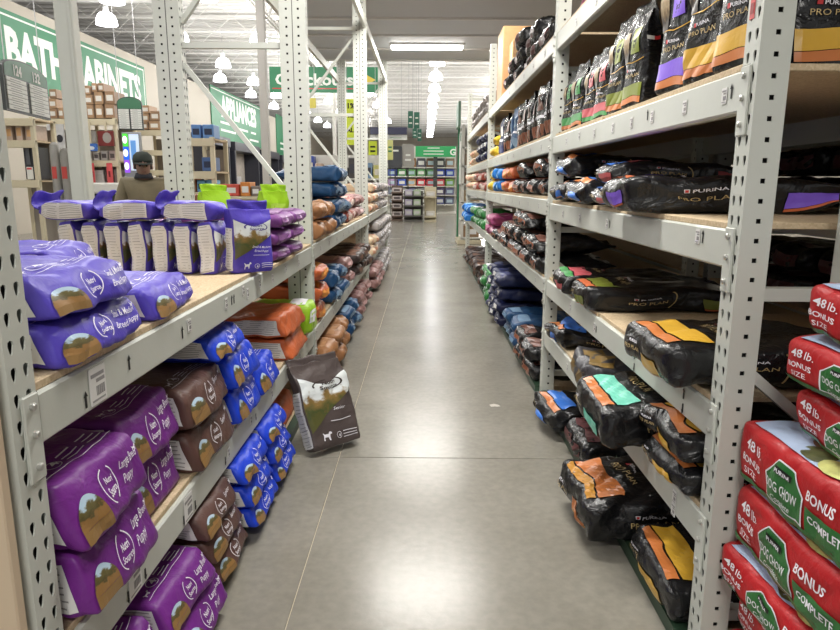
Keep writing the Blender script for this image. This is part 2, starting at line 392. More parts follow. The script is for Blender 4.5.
def art_source(B, title, full=True, face='ymin'):
    W, T, L = B.W, B.T, B.L; A = 'printed_artwork'
    B.disc(A, 'front', -.31*W, -.22*T, .15*W, .40*T, landscape, a0=0, a1=180, uv=True)
    B.rect(A, 'front', -.46*W, -.40*T, -.16*W, -.22*T, mat('field_print', (142, 110, 66), .4))
    if full:
        c = -.02*W
        for a0, a1 in ((110, 250), (-70, 70)):
            B.disc(A, 'front', c, .05*T, .105*W, .31*T, white_ink, a0=a0, a1=a1, r0=.92, n=12, lift=.0036)
        B.text(A, 'front', 'Nutri', c, .07*T, .17*T, white_ink, width=.10*W)
        B.text(A, 'front', 'Source', c, -.11*T, .17*T, white_ink, width=.14*W)
        for i, t in enumerate(title[:2]):
            B.text(A, 'front', t, .14*W, (.13-.27*i)*T, .22*T, white_ink, 'l', .005, .35, width=min(.28*W, .032*W*len(t)))
        B.dog(A, 'front', .40*W, .22*T, .05*W, white_ink)
        q0 = -L/2
        B.rect(A, 'panel', -.44*W, q0+.052, .44*W, q0+.0555, white_ink, lift=.003)
        B.dog(A, 'panel', -.40*W, q0+.075, .10*W, white_ink)
        B.disc(A, 'panel', -.19*W, q0+.10, .07*W, .026, white_ink, r0=.9, a0=0, a1=360)
        B.text(A, 'panel', '4', -.19*W, q0+.085, .042, white_ink, bold=.03)
        for i in range(3):
            for j in range(2): B.rect(A, 'panel', (-.08+.25*j)*W, q0+.08+i*.02, (.12+.27*j-.03*i)*W, q0+.085+i*.02, white_ink, lift=.003, cell=.05)
    nutrition(B, face)
def art_source_up(B, base_ink, title, face='ymin'):      # standing bag, whole front
    W, T, L = B.W, B.T, B.L; A = 'printed_artwork'
    f0 = lambda p: -.02*L+.16*L*(-p/W*1.1)*1.-.10*L*(p/W)**2
    B.band(A, 'panel', lambda p: -.30*L+.42*L*(p/W+.5), lambda p: .30*L-.06*L*math.cos(p/W*5), -.47*W, .47*W, sky_field, uv=True, n=14, m=14)
    for a0, a1 in ((100, 200), (-80, 70)):
        B.disc(A, 'panel', .06*W, .225*L, .30*W, .065*L, base_ink, a0=a0, a1=a1, r0=.88, n=14, lift=.0032)
    B.text(A, 'panel', 'Nutri', .06*W, .225*L, .055*L, base_ink, width=.26*W)
    B.text(A, 'panel', 'Source', .06*W, .175*L, .055*L, base_ink, width=.36*W)
    for i, t in enumerate(title): B.text(A, 'panel', t, .16*W, (-.10-.062*i)*L, .052*L, white_ink, 'c', .004, .3)
    B.rect(A, 'panel', -.05*W, -.22*L, .36*W, -.212*L, white_ink, lift=.003)
    B.dog(A, 'panel', -.26*W, -.42*L, .16*W, white_ink)
    B.disc(A, 'panel', .03*W, -.385*L, .055*W, .035*L, white_ink, r0=.85, lift=.003)
    B.text(A, 'panel', '4', .03*W, -.405*L, .05*L, white_ink)
    for i in range(3): B.rect(A, 'panel', .13*W, (-.42+.03*i)*L, .42*W, (-.412+.03*i)*L, white_ink, lift=.003)
    nutrition(B, face, -.2 if B.L > .22 else -.44, .46, .42)
def art_plan(B, accent, stripe=None, side=True, words=('PURINA', 'PRO PLAN')):
    W, T, L = B.W, B.T, B.L; A = 'printed_artwork'; q0 = -L/2; stripe = stripe or orange_pr
    B.rect(A, 'panel', -.40*W, q0+.062, .36*W, q0+.15, accent)
    B.rect(A, 'panel', -.40*W, q0+.014, .36*W, q0+.054, stripe)
    B.text(A, 'panel', words[0], -.08*W, q0+.245, .022, white_ink, width=.20*W)
    B.rect(A, 'panel', -.24*W, q0+.245, -.20*W, q0+.262, red_pr, lift=.003)
    B.text(A, 'panel', words[1], -.03*W, q0+.195, .042, pale_gold, width=.42*W, bold=.0)
    B.rect(A, 'front', -.06*W, -.34*T, .30*W, .02*T, accent); B.rect(A, 'front', -.06*W, -.40*T, .30*W, -.35*T, stripe)
    B.text(A, 'front', words[0], -.24*W, .12*T, .10*T, white_ink, width=.13*W)
    B.text(A, 'front', words[1], -.24*W, -.06*T, .15*T, pale_gold, width=.24*W, bold=0)
    if side:
        for fc in ('ymax',):
            B.rect(A, fc, -.27*L, .12*T, -.25*L, .21*T, white_ink, lift=.003); B.rect(A, fc, -.266*L, .135*T, -.254*L, .195*T, red_pr, lift=.0042)
            B.text(A, fc, words[0], -.24*L, .12*T, .10*T, white_ink, 'l', width=.12*L)
            B.text(A, fc, words[1], -.30*L, -.12*T, .17*T, pale_gold, 'l', 0, width=.22*L)
            B.disc(A, fc, -.12*L, -.02*T, .09*L, .52*T, pale_gold, a0=-50, a1=50, r0=.93, lift=.0036)
            B.rect(A, fc, .12*L, -.30*T, .32*L, .10*T, accent); B.rect(A, fc, .12*L, -.38*T, .32*L, -.31*T, stripe)
def art_plan_up(B, accent, stripe=None, banner=True, words=('PURINA', 'PRO PLAN')):
    W, T, L = B.W, B.T, B.L; A = 'printed_artwork'; stripe = stripe or orange_pr
    if banner:
        B.rect(A, 'panel', -.44*W, .02*L, -.20*W, .34*L, food_photo, uv=True)
        B.rect(A, 'panel', -.06*W, .10*L, .34*W, .36*L, accent)
        B.disc(A, 'panel', .14*W, .26*L, .12*W, .055*L, black_ink, lift=.003)
        B.dog(A, 'panel', .05*W, .13*L, .18*W, black_ink)
    B.band(A, 'panel', lambda p: .0+.05*L*abs(p/W), lambda p: .008*L+.05*L*abs(p/W), -.46*W, .46*W, gold, n=10, m=1, lift=.003)
    B.text(A, 'panel', words[0], .02*W, -.09*L, .036*L, white_ink, width=.34*W); B.rect(A, 'panel', -.24*W, -.09*L, -.17*W, -.06*L, red_pr, lift=.003)
    B.text(A, 'panel', words[1], 0, -.155*L, .055*L, pale_gold, width=.62*W, bold=0)
    B.rect(A, 'panel', -.46*W, -.38*L, .46*W, -.24*L, accent); B.rect(A, 'panel', -.46*W, -.45*L, .46*W, -.385*L, stripe)
    for fc in ('ymax',):
        B.rect(A, fc, -.05*L, -.30*T, .02*L, .34*T, red_pr) if False else None
        s_ = .0
        B.rect(A, fc, .20*L, -.30*T, .235*L, .34*T, red_pr, lift=.003); B.rect(A, fc, .2*L, .0, .235*L, .34*T, paper, lift=.0034)
def art_chow(B):
    W, T, L = B.W, B.T, B.L; A = 'printed_artwork'
    gr = mat('chow_green_print', (42, 110, 50), .35); rp = mat('chow_red', (186, 34, 38), .34)
    B.rect(A, 'front', -.49*W, -.48*T, .49*W, -.36*T, gr)
    B.text(A, 'front', '48', -.385*W, .13*T, .26*T, white_ink, width=.075*W, bold=.012)
    B.text(A, 'front', 'lb.', -.335*W, .13*T, .24*T, white_ink, 'l', width=.045*W, bold=.0)
    B.text(A, 'front', 'BONUS', -.365*W, -.10*T, .16*T, white_ink, width=.145*W, bold=.02)
    B.text(A, 'front', 'SIZE', -.37*W, -.29*T, .15*T, white_ink, width=.09*W, bold=0)
    hx = [(-.26, -.30), (-.02, -.30), (-.02, .05), (-.09, .34), (-.19, .34), (-.26, .05)]
    for k, (mt, lf) in enumerate(((white_ink, .0026), (gr, .0034))):
        sc = 1 if k == 0 else .93; cx, cy = -.14, .0
        fn1 = lambda p: (T*(cy+sc*(min(.34, .34-.29*(abs(p/W-cx)/sc-.05)/.07 if abs(p/W-cx)/sc > .05 else .34)-cy)))
        B.band(A, 'front', lambda p: T*(cy-.36*sc), fn1, W*(cx-.12*sc), W*(cx+.12*sc), mt, lift=lf, n=14, m=5)
    B.rect(A, 'front', -.19*W, .14*T, -.09*W, .24*T, black_ink, lift=.0062)
    B.text(A, 'front', 'PURINA', -.14*W, .155*T, .08*T, white_ink, width=.085*W, lift=.0075)
    B.text(A, 'front', 'DOG CHOW', -.136*W, -.12*T, .20*T, white_ink, width=.19*W, bold=.01, lift=.0075)
    B.text(A, 'front', 'Complete', -.14*W, -.28*T, .13*T, white_ink, width=.12*W, bold=0, shear=.3, lift=.0075)
    B.text(A, 'front', 'BONUS', .08*W, .10*T, .20*T, white_ink, width=.15*W, bold=.02)
    B.rect(A, 'front', .0*W, -.36*T, .49*W, -.02*T, gr, lift=.003)
    B.text(A, 'front', 'COMPLETE', .02*W, -.20*T, .15*T, white_ink, 'l', width=.20*W, lift=.004)
    B.rect(A, 'panel', -.44*W, -.47*L, .46*W, .30*L, kibble_photo, uv=True, cell=.03)
    tan = mat('bowl_print', (128, 96, 74), .4); B.disc(A, 'panel', -.16*W, -.30*L, .10*W, .07*L, tan, lift=.0036); B.disc(A, 'panel', -.12*W, -.395*L, .08*W, .07*L, mat('leaf_print', (84, 88, 52), .45, var=.3, vscale=30), lift=.0042); B.disc(A, 'panel', .03*W, -.415*L, .11*W, .065*L, mat('lettuce_print', (196, 196, 122), .45, var=.25, vscale=30), lift=.005)
    B.disc(A, 'panel', .02*W, -.30*L, .09*W, .08*L, mat('blue_bowl_print', (96, 120, 180), .4), lift=.0034)
def art_simple(B, m1, m2=None, tagm=None):
    W, T, L = B.W, B.T, B.L; A = 'printed_artwork'
    B.rect(A, 'front', -.34*W, -.30*T, .30*W, .22*T, m1, cell=.06)
    if m2: B.rect(A, 'front', -.42*W, -.05*T, -.05*W, .30*T, m2, cell=.06, lift=.0035)
    B.rect(A, 'panel', -.38*W, -L/2+.03, .36*W, -L/2+.13, m2 or m1, cell=.06)
    if tagm: B.rect(A, 'front', .15*W, -.1*T, .38*W, .25*T, tagm, cell=.08, lift=.0045)
def art_simple_up(B, m1, m2=None):
    W, T, L = B.W, B.T, B.L; A = 'printed_artwork'
    B.rect(A, 'panel', -.42*W, -.42*L, .42*W, -.22*L, m1, cell=.06)
    B.rect(A, 'panel', -.30*W, .02*L, .30*W, .28*L, m2 or m1, cell=.06)
    B.rect(A, 'panel', -.36*W, -.12*L, .36*W, -.07*L, white_ink, cell=.06)

KINDS = {}
def kind(key, n, make):
    """n slightly different shapes of one kind of bag: each a list of (part name, mesh)"""
    KINDS[key] = [make(i) for i in range(n)]
_cnt = {}
def put(key, loc, label, rz=0., rx=0., ry=0., group=None, name='dog_food_bag', cat='bag', var=None):
    k = _cnt.get(key, 0); _cnt[key] = k+1
    parts = KINDS[key][(k if var is None else var) % len(KINDS[key])]
    t = thing(name, label, cat, loc, (R(rx), R(ry), R(rz)), group)
    for n, me in parts: link(n, me, t)
    return t
F = {}
def f_(n, c, **k):
    if n not in F: F[n] = film('film_'+n, c, **k)
    return F[n]
def mk(L, W, T, col, art, seed0=0, upright=False, flap=True, fold=0., **kw):
    def g(i):
        B = Bag(L, W, T, seed0+i*7+1, upright, **kw); B.body(col); art(B)
        if flap: B.flap(col, flap if flap is not True else (.05 if not upright else .04), fold)
        return B.finish()
    return g
PURPLE = f_('purple', (112, 42, 132)); VIOLET = f_('violet', (82, 68, 178)); BROWN = f_('brown', (92, 66, 60)); BLUE = f_('blue', (30, 66, 205))
BLACK = f_('black', (25, 25, 27), rough=.27, bump=.95, spec=.5); SENIOR = f_('grey_brown', (84, 74, 72)); ORANGE = f_('orange', (190, 96, 54)); LILAC = f_('lilac', (114, 62, 126))
LIME = f_('lime', (150, 196, 40)); CHOW = f_('red', (172, 32, 36)); NAVY = f_('navy', (28, 34, 68)); STEELBLUE = f_('steel_blue', (34, 72, 112))
TAN = f_('tan', (160, 114, 78)); GREYW = f_('grey_white', (168, 162, 160)); MAUVE = f_('mauve', (140, 104, 100)); DKBROWN = f_('dark_brown', (58, 46, 44))
GREEN = f_('green', (48, 120, 60)); PINK = f_('pink', (142, 58, 100)); BRBLUE = f_('bright_blue', (40, 120, 200)); YELLOW = f_('yellow', (218, 192, 60)); CREAM = f_('cream', (214, 190, 160)); RUST = f_('rust', (150, 74, 60))
P_ = lambda n, c: mat('print_'+n, c, .38)
violet_pr, olive_pr, green_pr, pinkr_pr, teal_pr, blue_pr, redb_pr, orng_pr = P_('violet', (128, 92, 214)), P_('olive', (122, 132, 48)), P_('green', (74, 150, 84)), P_('pink', (202, 96, 104)), P_('teal', (112, 204, 180)), P_('blue', (62, 118, 206)), P_('red', (160, 70, 72)), P_('orange', (206, 108, 66))

# ------------------------------------------------------------------ the setting
XC = [-40, -14.2, -9.6, -5.0, -.44, 4.2, 9]; YC = [-6, -3.2, 0, 3.19, 6.4, 9.6, 12.8, 16, 19.2, 22.4, 25.6, 28.8, 35, 45, 60, 80]
b = MB(); b.box(-40, 9, -6, 80, -.05, -.006, mat('joint_filler', (186, 176, 156), .7)); floor = struct(b.build('floor'))
for i in range(len(XC)-1):
    for j in range(len(YC)-1):
        b = MB(); b.rbox(XC[i]+.0025, XC[i+1]-.0025, YC[j]+.0025, YC[j+1]-.0025, -.03, 0, concrete, .002); b.build('concrete_slab', floor)
deck_m = mat('roof_deck', (214, 212, 208), .6); joist_m = mat('joist_paint', (226, 224, 220), .5); wall_m = mat('hall_wall_paint', (186, 178, 164), .6, var=.03, vscale=.5)
# corrugated roof deck over the hall
b = MB(); n = 0; y = -6.0; pts = []
while y < 80:
    for dy, dz in ((0, 7.4), (.09, 7.4), (.13, 7.33), (.22, 7.33), (.26, 7.4)): pts.append((y+dy, dz))
    y += .5
for (y0, z0), (y1, z1) in zip(pts, pts[1:]):
    b.add([(-40, y0, z0), (9, y0, z0), (9, y1, z1), (-40, y1, z1)], [(0, 1, 2, 3)], deck_m)
ceiling = struct(b.build('ceiling'))
jm = MB()
x = -40.0; k = 0
for z in (6.75, 7.28):
    for dy in (-.03, .03): jm.bar((-40, dy, z), (9, dy, z), .03, .05, joist_m)
while x < 9:
    z0, z1 = (6.75, 7.28) if k % 2 == 0 else (7.28, 6.75); jm.bar((x, 0, z0), (min(9, x+.6), 0, z1), .022, .022, joist_m, (0, 1, 0)); x += .6; k += 1
jme = jm.mesh('roof_joist')
for i in range(36): link('roof_joist', jme, ceiling, (0, 7+i*2.0, 0))
gm = MB()
for z in (6.1, 6.95):
    for dx in (-.06, .06): gm.bar((dx, -4, z), (dx, 80, z), .05, .07, joist_m)
y = -4.0; k = 0
while y < 80:
    z0, z1 = (6.1, 6.95) if k % 2 == 0 else (6.95, 6.1); gm.bar((0, y, z0), (0, min(80, y+1.1), z1), .05, .05, joist_m, (1, 0, 0)); y += 1.1; k += 1
gme = gm.mesh('roof_girder')
for x in (-4.6, -16, 5.2): link('roof_girder', gme, ceiling, (x, 0, 0))
# mezzanine soffit over the aisle, in panels with raised joints
sof = mat('soffit_panel', (188, 191, 196), .55); b = MB(); b.box(-1.95, 6, -5, 12.98, 3.72, 4.0, sof); so = struct(b.build('ceiling_soffit'))
pan = MB(); pan.rbox(-1.95, 6, .025, 1.025, 3.70, 3.719, sof, .006); pme = pan.mesh('soffit_board'); ru = MB(); ru.rbox(-1.95, 6, -.018, .018, 3.672, 3.7195, mat('soffit_joint', (214, 213, 210), .45), .006); rme = ru.mesh('joint_strip')
for i in range(17):
    y = 12.10-1.05*i; link('soffit_board', pme, so, (0, y-.19, 0)); link('joint_strip', rme, so, (0, y-.19, 0))
link('joint_strip', rme, so, (0, 12.96, 0))
b = MB(); b.box(-11.3, -11, 8, 80, 0, 6.1, wall_m); struct(b.build('wall_left'))
b = MB(); b.box(-40, 9, 79.5, 79.8, 0, 7.4, wall_m); struct(b.build('wall_back'))
b = MB(); b.box(8.7, 9, -6, 80, 0, 7.4, wall_m); struct(b.build('wall_right'))

# ------------------------------------------------------------------ lamps
tube_m = mat('lit_tube_cover', (255, 252, 244), .4, emit=10); lamp_w = mat('lamp_housing', (225, 225, 225), .4)
def fixture(y, label):
    t = thing('fluorescent_fixture', label, 'ceiling light', (0.02, y, 3.70), group='fluorescent fixtures over the aisle')
    b = MB(); b.rbox(-.62, .62, -.10, .10, -.035, 0, lamp_w, .008); b.build('housing', t)
    b = MB(); b.rbox(-.60, .60, -.085, .085, -.085, -.036, tube_m, .02); b.build('diffuser', t)
    l = bpy.data.lights.new('tube_light', 'AREA'); l.shape = 'RECTANGLE'; l.size = 1.2; l.size_y = .16; l.energy = TUBE_WATT; l.color = (1, .97, .92)
    o = bpy.data.objects.new('tube_light', l); COL.objects.link(o); o.parent = t; o.location = (0, 0, -.09)
fixture(11.55, 'lit fluorescent fixture under the soffit where it ends over the aisle')
fixture(7.25, 'lit fluorescent fixture overhead above the second rack bay'); fixture(2.95, 'lit fluorescent fixture overhead above the nearest rack bay'); fixture(-1.35, 'lit fluorescent fixture behind the viewer')
dome_m = mat('lit_dome', (250, 250, 255), .3, emit=9)
dm = MB(); pr = [(.30, 0), (.295, .06), (.275, .17), (.23, .27), (.16, .33), (.08, .36)]; dm.lathe(pr, (0, 0, 0), dome_m, 18); dme = dm.mesh('lamp_dome', True)
hm = MB(); hm.lathe([(.085, .355), (.085, .50), (.05, .55)], (0, 0, 0), lamp_w, 12); hme = hm.mesh('lamp_housing')
cm = MB(); cm.lathe([(.012, .55), (.012, 1.455)], (0, 0, 0), mat('cable', (180, 180, 180), .5), 6); cme = cm.mesh('hanging_cable')
def dome(x, y, z, label, light=True):
    t = thing('high_bay_lamp', label, 'lamp', (x, y, z), group='dome lamps hanging in the hall')
    link('lamp_dome', dme, t); link('lamp_housing', hme, t); link('hanging_cable', cme, t)
    if light:
        l = bpy.data.lights.new('dome_light', 'POINT'); l.energy = HALL_WATT; l.shadow_soft_size = .26; l.color = (1, .98, .95)
        o = bpy.data.objects.new('dome_light', l); COL.objects.link(o); o.parent = t; o.location = (0, 0, -.30)
        l2 = bpy.data.lights.new('ceiling_fill_light', 'POINT'); l2.energy = HALL_WATT*.35; l2.shadow_soft_size = .2; l2.color = (1, .98, .95)      # added point light that brightens the ceiling, for upward spill
        o = bpy.data.objects.new('ceiling_fill_light', l2); COL.objects.link(o); o.parent = t; o.location = (.32, 0, .62)
ORD = ['first', 'second', 'third', 'fourth', 'fifth', 'sixth', 'seventh', 'eighth', 'ninth', 'tenth', 'eleventh', 'twelfth', 'thirteenth', 'fourteenth']
for i in range(12): dome(.45, 26.8+3.6*i, 5.95, f'white dome lamp, {ORD[i]} from the front in the row straight down the aisle', False)
for i in range(9): dome(-8.1, 18+4.7*i, 5.95, f'white dome lamp, {ORD[i]} from the front in the row along the left wall', False)
for i in range(6): dome(-9.4, 20.4+5.4*i, 5.95, f'white dome lamp, {ORD[i]} from the front in the row nearest the left wall', False)
for i in range(6): dome(-2.9, 25.5+5.2*i, 5.95, f'white dome lamp, {ORD[i]} from the front in the row left of the aisle', False)
for i in range(11): dome(-5.6, 1.5+5.4*i, 5.95, f'white dome lamp, {ORD[i]} from the front in the row added to light the hall', True)  # lamp row added off the aisle axis to light the hall
for i in range(9): dome(4.6, 17+5.4*i, 5.95, f'unseen dome lamp added for light behind the right rack, {ORD[i]} from the front', True)  # unseen lamp row added to light the far end of the hall

# ------------------------------------------------------------------ racks
def hole_face(mb, org, r, u, width, height, cols, shape, mt, pitch=.0508, z_off=.02, depth=.003):
    org, r, u = Vector(org), Vector(r), Vector(u); nrm = r.cross(u)
    hw = .026 if shape == 'sq' else .021
    edges = [0]+[e for c in cols for e in (c-hw/1.3, c+hw/1.3)]+[width]
    P = lambda a, b_, d=0: org+r*a+u*b_-nrm*d
    for i in range(0, len(edges), 2):
        a0, a1 = edges[i], edges[i+1]
        mb.add([P(a0, 0), P(a1, 0), P(a1, height), P(a0, height)], [(0, 1, 2, 3)], mt)
    n = int((height-z_off)/pitch)
    for c in cols:
        a0, a1 = c-hw/1.3, c+hw/1.3
        if z_off > 0: mb.add([P(a0, 0), P(a1, 0), P(a1, z_off), P(a0, z_off)], [(0, 1, 2, 3)], mt)
        for j in range(n):
            b0 = z_off+j*pitch; b1 = b0+pitch; m_ = (b0+b1)/2
            if shape == 'sq':
                h = .0062; inn = [(c+h, m_), (c+h, m_+h), (c, m_+h), (c-h, m_+h), (c-h, m_), (c-h, m_-h), (c, m_-h), (c+h, m_-h)]
            else:
                inn = [(c+.0085, m_+.004), (c+.007, m_+.011), (c, m_+.014), (c-.007, m_+.011), (c-.0085, m_+.004), (c-.0045, m_-.010), (c, m_-.015), (c+.0045, m_-.010)]
            out = [(a1, m_), (a1, b1), (c, b1), (a0, b1), (a0, m_), (a0, b0), (c, b0), (a1, b0)]
            vs_ = [P(*q) for q in out]+[P(*q) for q in inn]+[P(*q, depth) for q in inn]
            mb.add(vs_, [(k, (k+1) % 8, 8+(k+1) % 8, 8+k) for k in range(8)]+[(8+k, 8+(k+1) % 8, 16+(k+1) % 8, 16+k) for k in range(8)], mt)
        t = z_off+n*pitch; mb.add([P(a0, t), P(a1, t), P(a1, height), P(a0, height)], [(0, 1, 2, 3)], mt)
def post_mesh(h, wx, wy, sx, side_cols, tear=True):
    mb = MB()      # aisle face at x=0 looking along -sx, body going to sx*wx, y 0..wy
    if sx < 0: hole_face(mb, (0, 0, 0), (0, 1, 0), (0, 0, 1), wy, h, (wy*.27, wy*.73) if tear else (), 'tear', paint)
    else: hole_face(mb, (0, wy, 0), (0, -1, 0), (0, 0, 1), wy, h, (wy*.27, wy*.73) if tear else (), 'tear', paint)
    if sx > 0:
        hole_face(mb, (0, 0, 0), (1, 0, 0), (0, 0, 1), wx, h, side_cols, 'sq', paint); hole_face(mb, (wx, wy, 0), (-1, 0, 0), (0, 0, 1), wx, h, [wx-c for c in side_cols][::-1], 'sq', paint)
    else:
        hole_face(mb, (-wx, 0, 0), (1, 0, 0), (0, 0, 1), wx, h, [wx-c for c in side_cols][::-1], 'sq', paint); hole_face(mb, (0, wy, 0), (-1, 0, 0), (0, 0, 1), wx, h, side_cols, 'sq', paint)
    mb.add([(sx*wx, 0, 0), (sx*wx, wy, 0), (sx*wx, wy, h), (sx*wx, 0, h)], [(0, 1, 2, 3)], paint)
    mb.add([(0, 0, h), (sx*wx, 0, h), (sx*wx, wy, h), (0, wy, h)], [(0, 1, 2, 3)], paint)
    mb.box(*sorted((sx*.004, sx*(wx-.004))), .004, wy-.004, -.0, .001, hole_shade)
    mb.box(*sorted((sx*.012, sx*(wx-.012))), .012, wy-.012, .01, h-.01, hole_shade)   # dark block inside, painting the shade seen through the holes
    if len(side_cols) == 2:                      # dark strip painting in the shade of the seam between the welded channels
        for yy in ((-.0007, -.0001), (wy+.0001, wy+.0007)): mb.box(*sorted((sx*(wx/2-.0025), sx*(wx/2+.0025))), *yy, .01, h-.01, mat('seam_shade', (96, 96, 92), .7))
    return mb.mesh('upright_post')
def tagm(big=False):
    mb = MB(); wd, h = (.072, .084) if big else (.030, .042)
    mb.box(-wd/2, wd/2, -.0015, 0, -h/2, h/2, paper)
    f = lambda x0, z0, x1, z1, m_: mb.box(x0*wd, x1*wd, -.0021, -.0016, z0*h, z1*h, m_)
    f(-.40, .24, .40, .34, grey_ink); f(-.1, .08, .42, .18, grey_ink)
    for i in range(9): f(-.12+i*.06, -.28, -.09+i*.06+.02*(i % 2), -.02, grey_ink)
    f(-.4, -.42, .4, -.37, grey_ink)
    return mb.mesh('price_tag')
def arrow_mesh(dirn):
    mb = MB(); s_ = 1 if dirn else -1
    mb.box(-.0035, .0035, -.001, 0, -.017, .012, black_ink)
    mb.add([(-.009, -.001, s_*.008), (.009, -.001, s_*.008), (0, -.001, s_*.022)], [(0, 1, 2)], black_ink)
    return mb.mesh('arrow_mark')
TAG, TAGB, ARU, ARD = tagm(), tagm(True), arrow_mesh(True), arrow_mesh(False)
bt = MB(); bt.lathe([(.008, 0), (.008, .006), (.005, .009)], (0, 0, 0), steel, 8, 'x'); BOLT = bt.mesh('bolt')
BH = .105
class Rack:
    def __init__(s, sx, label, posts, depth, pm, pwx, pwy, h, tops, struts, diags):
        s.sx = sx; s.posts = posts; s.depth = depth; s.pwx, s.pwy = pwx, pwy
        s.root = thing('storage_rack', label, 'rack', (0, 0, 0))
        for X, Y in posts:
            link('upright_post', pm, s.root, (X, Y, 0)); link('upright_post', pm, s.root, (X+sx*(depth-pwx), Y, 0))
            xa, xb = X+sx*pwx, X+sx*(depth-pwx); ym = Y+pwy/2
            bm_ = MB(); bm_.box(*sorted((X-sx*.02, X+sx*(pwx+.03))), Y-.015, Y+pwy+.015, 0, .008, paint); bm_.build('foot_plate', s.root)
            for z in struts:
                b = MB(); b.bar((xa, ym, z), (xb, ym, z), .035, .035, paint); b.build('brace', s.root)
            for z0, z1 in diags:
                b = MB(); b.bar((xa, ym, z0), (xb, ym, z1), .028, .035, paint, (0, 1, 0)); b.build('brace', s.root)
    def x_at(s, i, y):
        (x0, y0), (x1, y1) = s.posts[i], s.posts[i+1]; t = (y-y0)/(y1-y0); return x0+(x1-x0)*t
    def level(s, bay, ztop, boards=True, joints=(.36, .68), back=True, tags=(), h=BH, over=(0, 0, 0)):
        sx = s.sx; (x0, y0), (x1, y1) = s.posts[bay], s.posts[bay+1]; ya, yb = y0+s.pwy, y1; z = ztop-h/2; th = .042
        b = MB(); p, q = Vector((x0+sx*th/2, ya, z)), Vector((x1+sx*th/2, yb, z)); ln = (q-p).length
        # boxed step beam: tall front face, lower step behind that carries the boards
        b.rbox(-th/2, th/2, 0, ln, -h/2, h/2, paint, .006)
        beam = b.build('shelf_beam', s.root, loc=p, rot=(0, 0, math.atan2(-(q.x-p.x), q.y-p.y)))
        fx = -sx*(th/2+.0005)
        rz = R(90) if sx < 0 else R(-90)
        for e, yy in ((0, -.028), (1, ln+.028)):
            c = MB(); c.rbox(*sorted((fx, fx-sx*.006)), -.026, .026, -.115, .06, paint, .004)
            co = c.build('connector_plate', beam, loc=(0, yy, 0))
            # bolts belong to the beam as well
            for zz in (.035, -.02, -.085): link('bolt', BOLT, beam, (fx-sx*.005, yy, zz), (0, 0, 0 if sx < 0 else math.pi))
        for kindt, y, dz in tags:
            me = {'t': TAG, 'T': TAGB, 'u': ARU, 'd': ARD}[kindt]
            nm = 'price_tag' if kindt in 'tT' else 'arrow_mark'
            link(nm, me, beam, (fx-sx*.0006, y-ya, dz), (0, 0, rz))
        if back:
            b = MB(); b.bar((x0+sx*(s.depth-th/2), ya, z), (x1+sx*(s.depth-th/2), yb, z), th, h, paint); b.build('shelf_beam', s.root)
        if boards:
            cuts = [ya-.05]+[ya+(yb-ya)*j for j in joints]+[yb+.05]
            for i, (c0, c1) in enumerate(zip(cuts, cuts[1:])):
                xx = s.x_at(bay, (c0+c1)/2)+sx*(.012-over[i % len(over)]); b = MB()
                b.rbox(*sorted((xx, xx+sx*(s.depth-.03))), c0+.002+(.052 if i == 0 else 0), c1-.002-(.052 if i == len(cuts)-2 else 0), ztop, ztop+.018, osb, .002); b.build('shelf_board', s.root)
    def toe(s, bay, x_off=.0):
        sx = s.sx; (x0, y0), (x1, y1) = s.posts[bay], s.posts[bay+1]
        b = MB(); b.box(*sorted((x0-sx*x_off, x0+sx*.03)), y0+s.pwy+.01, y1-.01, .001, .05, green_toe); b.build('toe_board', s.root)
        b = MB(); b.box(*sorted((x0+sx*.032, x0+sx*(s.depth-.03))), y0+s.pwy+.01, y1-.01, .02, .049, osb); b.build('bottom_deck', s.root)
LP = [(-.742, 1.106), (-.728, 4.186), (-.715, 8.25), (-.712, 12.55)]; RP = [(.816, 1.693), (.795, 4.20), (.797, 8.49), (.815, 12.95)]
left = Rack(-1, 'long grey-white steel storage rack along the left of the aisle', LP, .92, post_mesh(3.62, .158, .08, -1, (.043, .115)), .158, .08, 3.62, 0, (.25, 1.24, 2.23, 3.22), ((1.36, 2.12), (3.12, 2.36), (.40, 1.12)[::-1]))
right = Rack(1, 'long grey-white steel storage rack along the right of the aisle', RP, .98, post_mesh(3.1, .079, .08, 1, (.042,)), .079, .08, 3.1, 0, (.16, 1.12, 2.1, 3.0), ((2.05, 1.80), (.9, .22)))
T = lambda *ys: [('t', y, .0) for y in ys]
left.level(0, 1.008, joints=(.58, .80), over=(.0, .03, .01), tags=[('T', 1.41, .0), ('u', 1.355, -.02), ('u', 1.57, .005), ('u', 1.93, 0), ('t', 1.99, .01), ('t', 2.37, .01), ('u', 2.44, .01), ('u', 2.47, .01), ('t', 2.60, .02), ('t', 2.66, .0), ('t', 2.86, .01), ('t', 3.1, 0), ('t', 3.4, .01), ('t', 3.75, 0)])
left.level(0, .457, tags=[('T', 1.50, .0), ('d', 1.46, -.02), ('d', 1.56, -.02), ('T', 1.88, .0), ('d', 1.84, -.02), ('d', 1.94, -.02), ('t', 2.30, 0), ('d', 2.26, -.01), ('t', 2.62, .01), ('d', 2.7, 0), ('t', 3.0, 0), ('t', 3.35, 0), ('t', 3.7, 0)])
left.level(0, 3.33, boards=False)
for bay in (1, 2):
    left.level(bay, 1.012, tags=T(*[LP[bay][1]+.35+.42*i for i in range(8)])); left.level(bay, .452, tags=T(*[LP[bay][1]+.4+.5*i for i in range(7)])); left.level(bay, 3.33, boards=False)
for bay in (0, 1, 2): left.toe(bay, .012)
right.level(0, 1.697, joints=(.55,), tags=[('t', 1.86, .0), ('u', 1.82, .005), ('t', 2.13, 0), ('t', 2.42, 0), ('u', 2.47, .01), ('t', 2.65, 0), ('t', 2.9, 0), ('t', 3.2, 0), ('t', 3.5, .01), ('t', 3.8, 0)])
